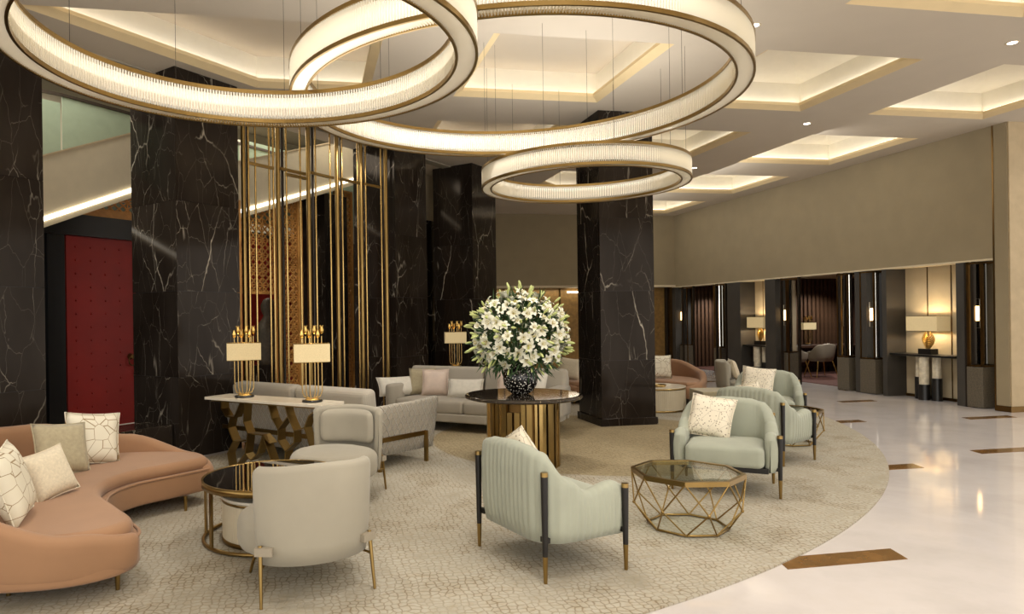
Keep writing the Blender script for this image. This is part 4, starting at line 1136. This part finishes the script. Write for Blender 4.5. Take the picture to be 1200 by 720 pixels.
dup(lp, (.02, 6.96, CT), .05, 'right brass tulip lamp on the white marble console'); point_light('lamp_light', (.02, 6.96, CT+.50), 5)
dup(lp, (2.40, 11.15, CT), -.1, 'brass tulip lamp rising behind the far grey sofa before the marble wall'); point_light('lamp_light', (2.40, 11.15, CT+.50), 4)
dup(lp, (13.0, 16.05, .752), -.1, 'glowing tulip lamp on the desk of the slatted writing niche')
# ---- niche furniture
t = thing('writing_desk', 'long dark wooden desk along the slatted niche wall', 'desk', (13.05, 15.98, .012), PI/2)
MB().box((0, 0, .71), (.85, 2.6, .06)).build('desktop', 'wood_dark', t, .004)
for s_ in (-1, 1): MB().box((0, s_*1.2, .34), (.8, .05, .68)).build('side_panel', 'wood_dark', t)
MB().box((.38, 0, .4), (.03, 2.3, .55)).build('modesty_panel', 'wood_dark', t)
def tub_chair(label, loc, rz):
    t = thing('tub_chair', label, 'chair', loc, rz, 'grey tub chairs at the niche desk')
    pts = [Vector((.27*cos(a), .26*sin(a), 0)) for a in [math.radians(-40+260*i/28) for i in range(29)]]
    shell(pts, lambda f: interp(min(f, 1-f), [(0, .60), (.18, .63), (.35, .80), (.5, .83)]), .42, .045, lean=.12).build('tub_shell', 'strap_grey', t)
    cushion([(.25*cos(2*PI*i/24), .25*sin(2*PI*i/24)) for i in range(24)], .38, .48, .03, .01).build('seat', 'strap_grey', t)
    for sx in (-1, 1):
        for sy in (-1, 1): MB().rod((sx*.18, sy*.18, .40), (sx*.27, sy*.27, 0), .013, .009, 8).build('leg', 'gold_leaf', t)
    return t
tc_ = tub_chair('grey tub chair with its back to us at the niche desk', (12.45, 14.95, .012), math.radians(172))
dup(tc_, (11.75, 15.0, .012), math.radians(110), 'grey tub chair seen side-on at the left of the niche desk')
# ---- alcove consoles and wing lamps
def alcove_set(vc, half, which):
    u = UD-.19
    t = thing('wall_console', 'black slab console on three stone and black cylinders in the %s alcove' % which, 'console', (u, vc, 0))
    MB().box((0, 0, .80), (.36, 2*half, .04)).build('slab', 'black_lacquer', t, .003)
    for dx, dy, r, zs in ((0, -.16, .075, .40), (-.08, .02, .085, .28), (.02, .2, .075, .40)):
        MB().rod((dx, dy, 0), (dx, dy, zs), r*1.08, n=20).build('black_foot', 'black_lacquer', t)
        MB().rod((dx, dy, zs), (dx, dy, .78), r*.9, n=20).build('onyx_pillar', 'onyx', t)
    l = thing('wing_lamp', 'table lamp with rectangular shade and golden wing sculpture in the %s alcove' % which, 'lamp', (u-.01, vc, .82))
    MB().box((0, 0, .05), (.16, .26, .10)).build('base', 'black_lacquer', l, .004)
    for s_ in (-1, 1):
        for k in range(9):
            ye = .06+.095*sin(PI*min(1, (k+1.2)/9.5)); z = .125+.026*k
            if s_ > 0: ye *= .85
            P_ = spline([(0, s_*.004, z-.02), (s_*.012, s_*ye*.5, z-.012), (s_*.016, s_*ye*.9, z+.028), (s_*.01, s_*ye*.93, z+.075)], 5)
            MB().tube(P_, lambda x: .0155*(1-.5*x), 7).build('wing_feather', 'gold_leaf', l)
    MB().rod((0, 0, .1), (0, 0, .44), .008, n=8).build('stem', 'brass', l)
    w, d, h, z0 = .62, .28, .27, .42; sh = MB()
    for sx, sy, lx, ly in ((0, -1, d, .005), (0, 1, d, .005), (-1, 0, .005, w), (1, 0, .005, w)): sh.box((sx*d/2, sy*w/2, z0+h/2), (lx, ly, h))
    sh.build('shade', 'shade', l)
    for z in (z0, z0+h): MB().tube([(-d/2, -w/2, z), (d/2, -w/2, z), (d/2, w/2, z), (-d/2, w/2, z)], .005, 6, closed=True).build('shade_rim', 'brass', l)
    point_light('wing_lamp_light', (u, vc, .82+z0+h/2), 16)
alcove_set((VA1+VA2)/2+.05, (VA2-VA1)/2-.05, 'large')
alcove_set((VC1+VC2)/2+.02, .5, 'far')

# ================================================================== CUSHIONS
SZ = RZ+.40
def pp(px, py, z): q = at(px, py, z); return (q.x, q.y, z)
G1 = 'cushions on the front peach sofa'
pillow('white cushion with thin gold line pattern at the back of the peach sofa', .44, .44, .15, 'pillow_lines', (-1.80, 6.10, SZ), .60, .30, .12, G1)
pillow('textured beige cushion leaning before the far line-patterned one on the peach sofa', .42, .42, .14, 'taupe_cloth', (-1.90, 5.74, SZ), .80, .38, .1, G1)
pillow('small cream cushion lying between the beige and the front cushion on the peach sofa', .34, .34, .13, 'cream_cloth', (-1.70, 5.05, SZ), 1.0, .40, -.15, G1)
pillow('large line-patterned cushion at the left picture edge, front of the peach sofa', .46, .46, .16, 'pillow_lines', (-1.72, 4.52, SZ), 1.7, .30, -.08, G1)
pillow('greyish pink cushion at the left edge behind the front cushions', .42, .42, .14, 'pink_satin', (-2.30, 5.35, SZ), 1.2, .3, 0, G1)
G2 = 'dotted cushions on the mint armchairs'
SM = RZ+.44
def chair_pillow(cx, cy, rz, dx, dy, lab, w=.40, yaw=0, tilt=.35, mat='pillow_dots', roll=0, z=SM):
    q = Matrix.Rotation(rz, 3, 'Z') @ Vector((dx, dy, 0)); pillow(lab, w, w, .14, mat, (cx+q.x, cy+q.y, z), rz+yaw, tilt, roll, G2)
chair_pillow(3.74, 5.68, math.radians(-36.9), -.17, .04, 'dotted white cushion on the mint armchair behind the octagonal table', .40, -.15, .38, roll=.12)
chair_pillow(1.56, 4.33, math.radians(106.6), .08, .05, 'white cushion peeking over the back of the foreground mint armchair', .40, .3, .30, roll=.5)
chair_pillow(4.92, 6.80, math.radians(117), .05, .05, 'white cushion peeking over the back of the ribbed mint armchair', .40, .2, .30, roll=.3)
chair_pillow(6.15, 8.38, math.radians(-36), -.15, .04, 'dotted white cushion on the farthest mint armchair', .42, -.1, .35, roll=.1)
chair_pillow(7.4, 10.9, math.radians(60), .02, .0, 'cream cushion on the small far beige chair', .36, .1, .3, 'cream_cloth')
G3 = 'cushions on the far grey sofa'
def gs(dx, dy, lab, w, h, mat, yaw=0, tilt=.3, roll=0):
    q = Matrix.Rotation(GSR, 3, 'Z') @ Vector((dx, dy, 0)); pillow(lab, w, h, .14, mat, (2.33+q.x, 9.50+q.y, RZ+.445), GSR+yaw, tilt, roll, G3)
gs(-.88, .02, 'taupe cushion at the left end of the far grey sofa', .40, .40, 'taupe_cloth', .5, .3)
gs(-.63, -.06, 'pale pink satin cushion in front of the taupe one on the grey sofa', .40, .40, 'pink_satin', .35, .32)
gs(-.12, -.10, 'long white lumbar cushion in the middle of the far grey sofa', .52, .28, 'white_cloth', .3, .45)
gs(.50, .02, 'pinkish cushion at the right of the grey sofa behind the vase', .38, .38, 'pink_satin', .1, .3)
gs(.85, .0, 'white cushion at the right end of the grey sofa behind the flowers', .38, .38, 'white_cloth', -.2, .3)
pillow('long white cushion against the left arm of the far grey sofa', .62, .30, .16, 'white_cloth', (1.30, 10.05, RZ+.445), .25, .5, 0, G3)
G4 = 'cushions on the far peach sofa'
pillow('cream patterned cushion left of the column on the far peach sofa', .44, .42, .15, 'cream_cloth', (4.72, 12.05, SZ), -.35, .3, .15, G4)
pillow('smaller cream cushion nearest the column on the far peach sofa', .38, .36, .14, 'cream_cloth', (5.08, 12.05, SZ), -.2, .3, -.15, G4)
pillow('white line-patterned cushion right of the column on the far peach sofa', .44, .44, .15, 'pillow_lines', (6.42, 11.75, SZ), -.1, .2, .03, G4)
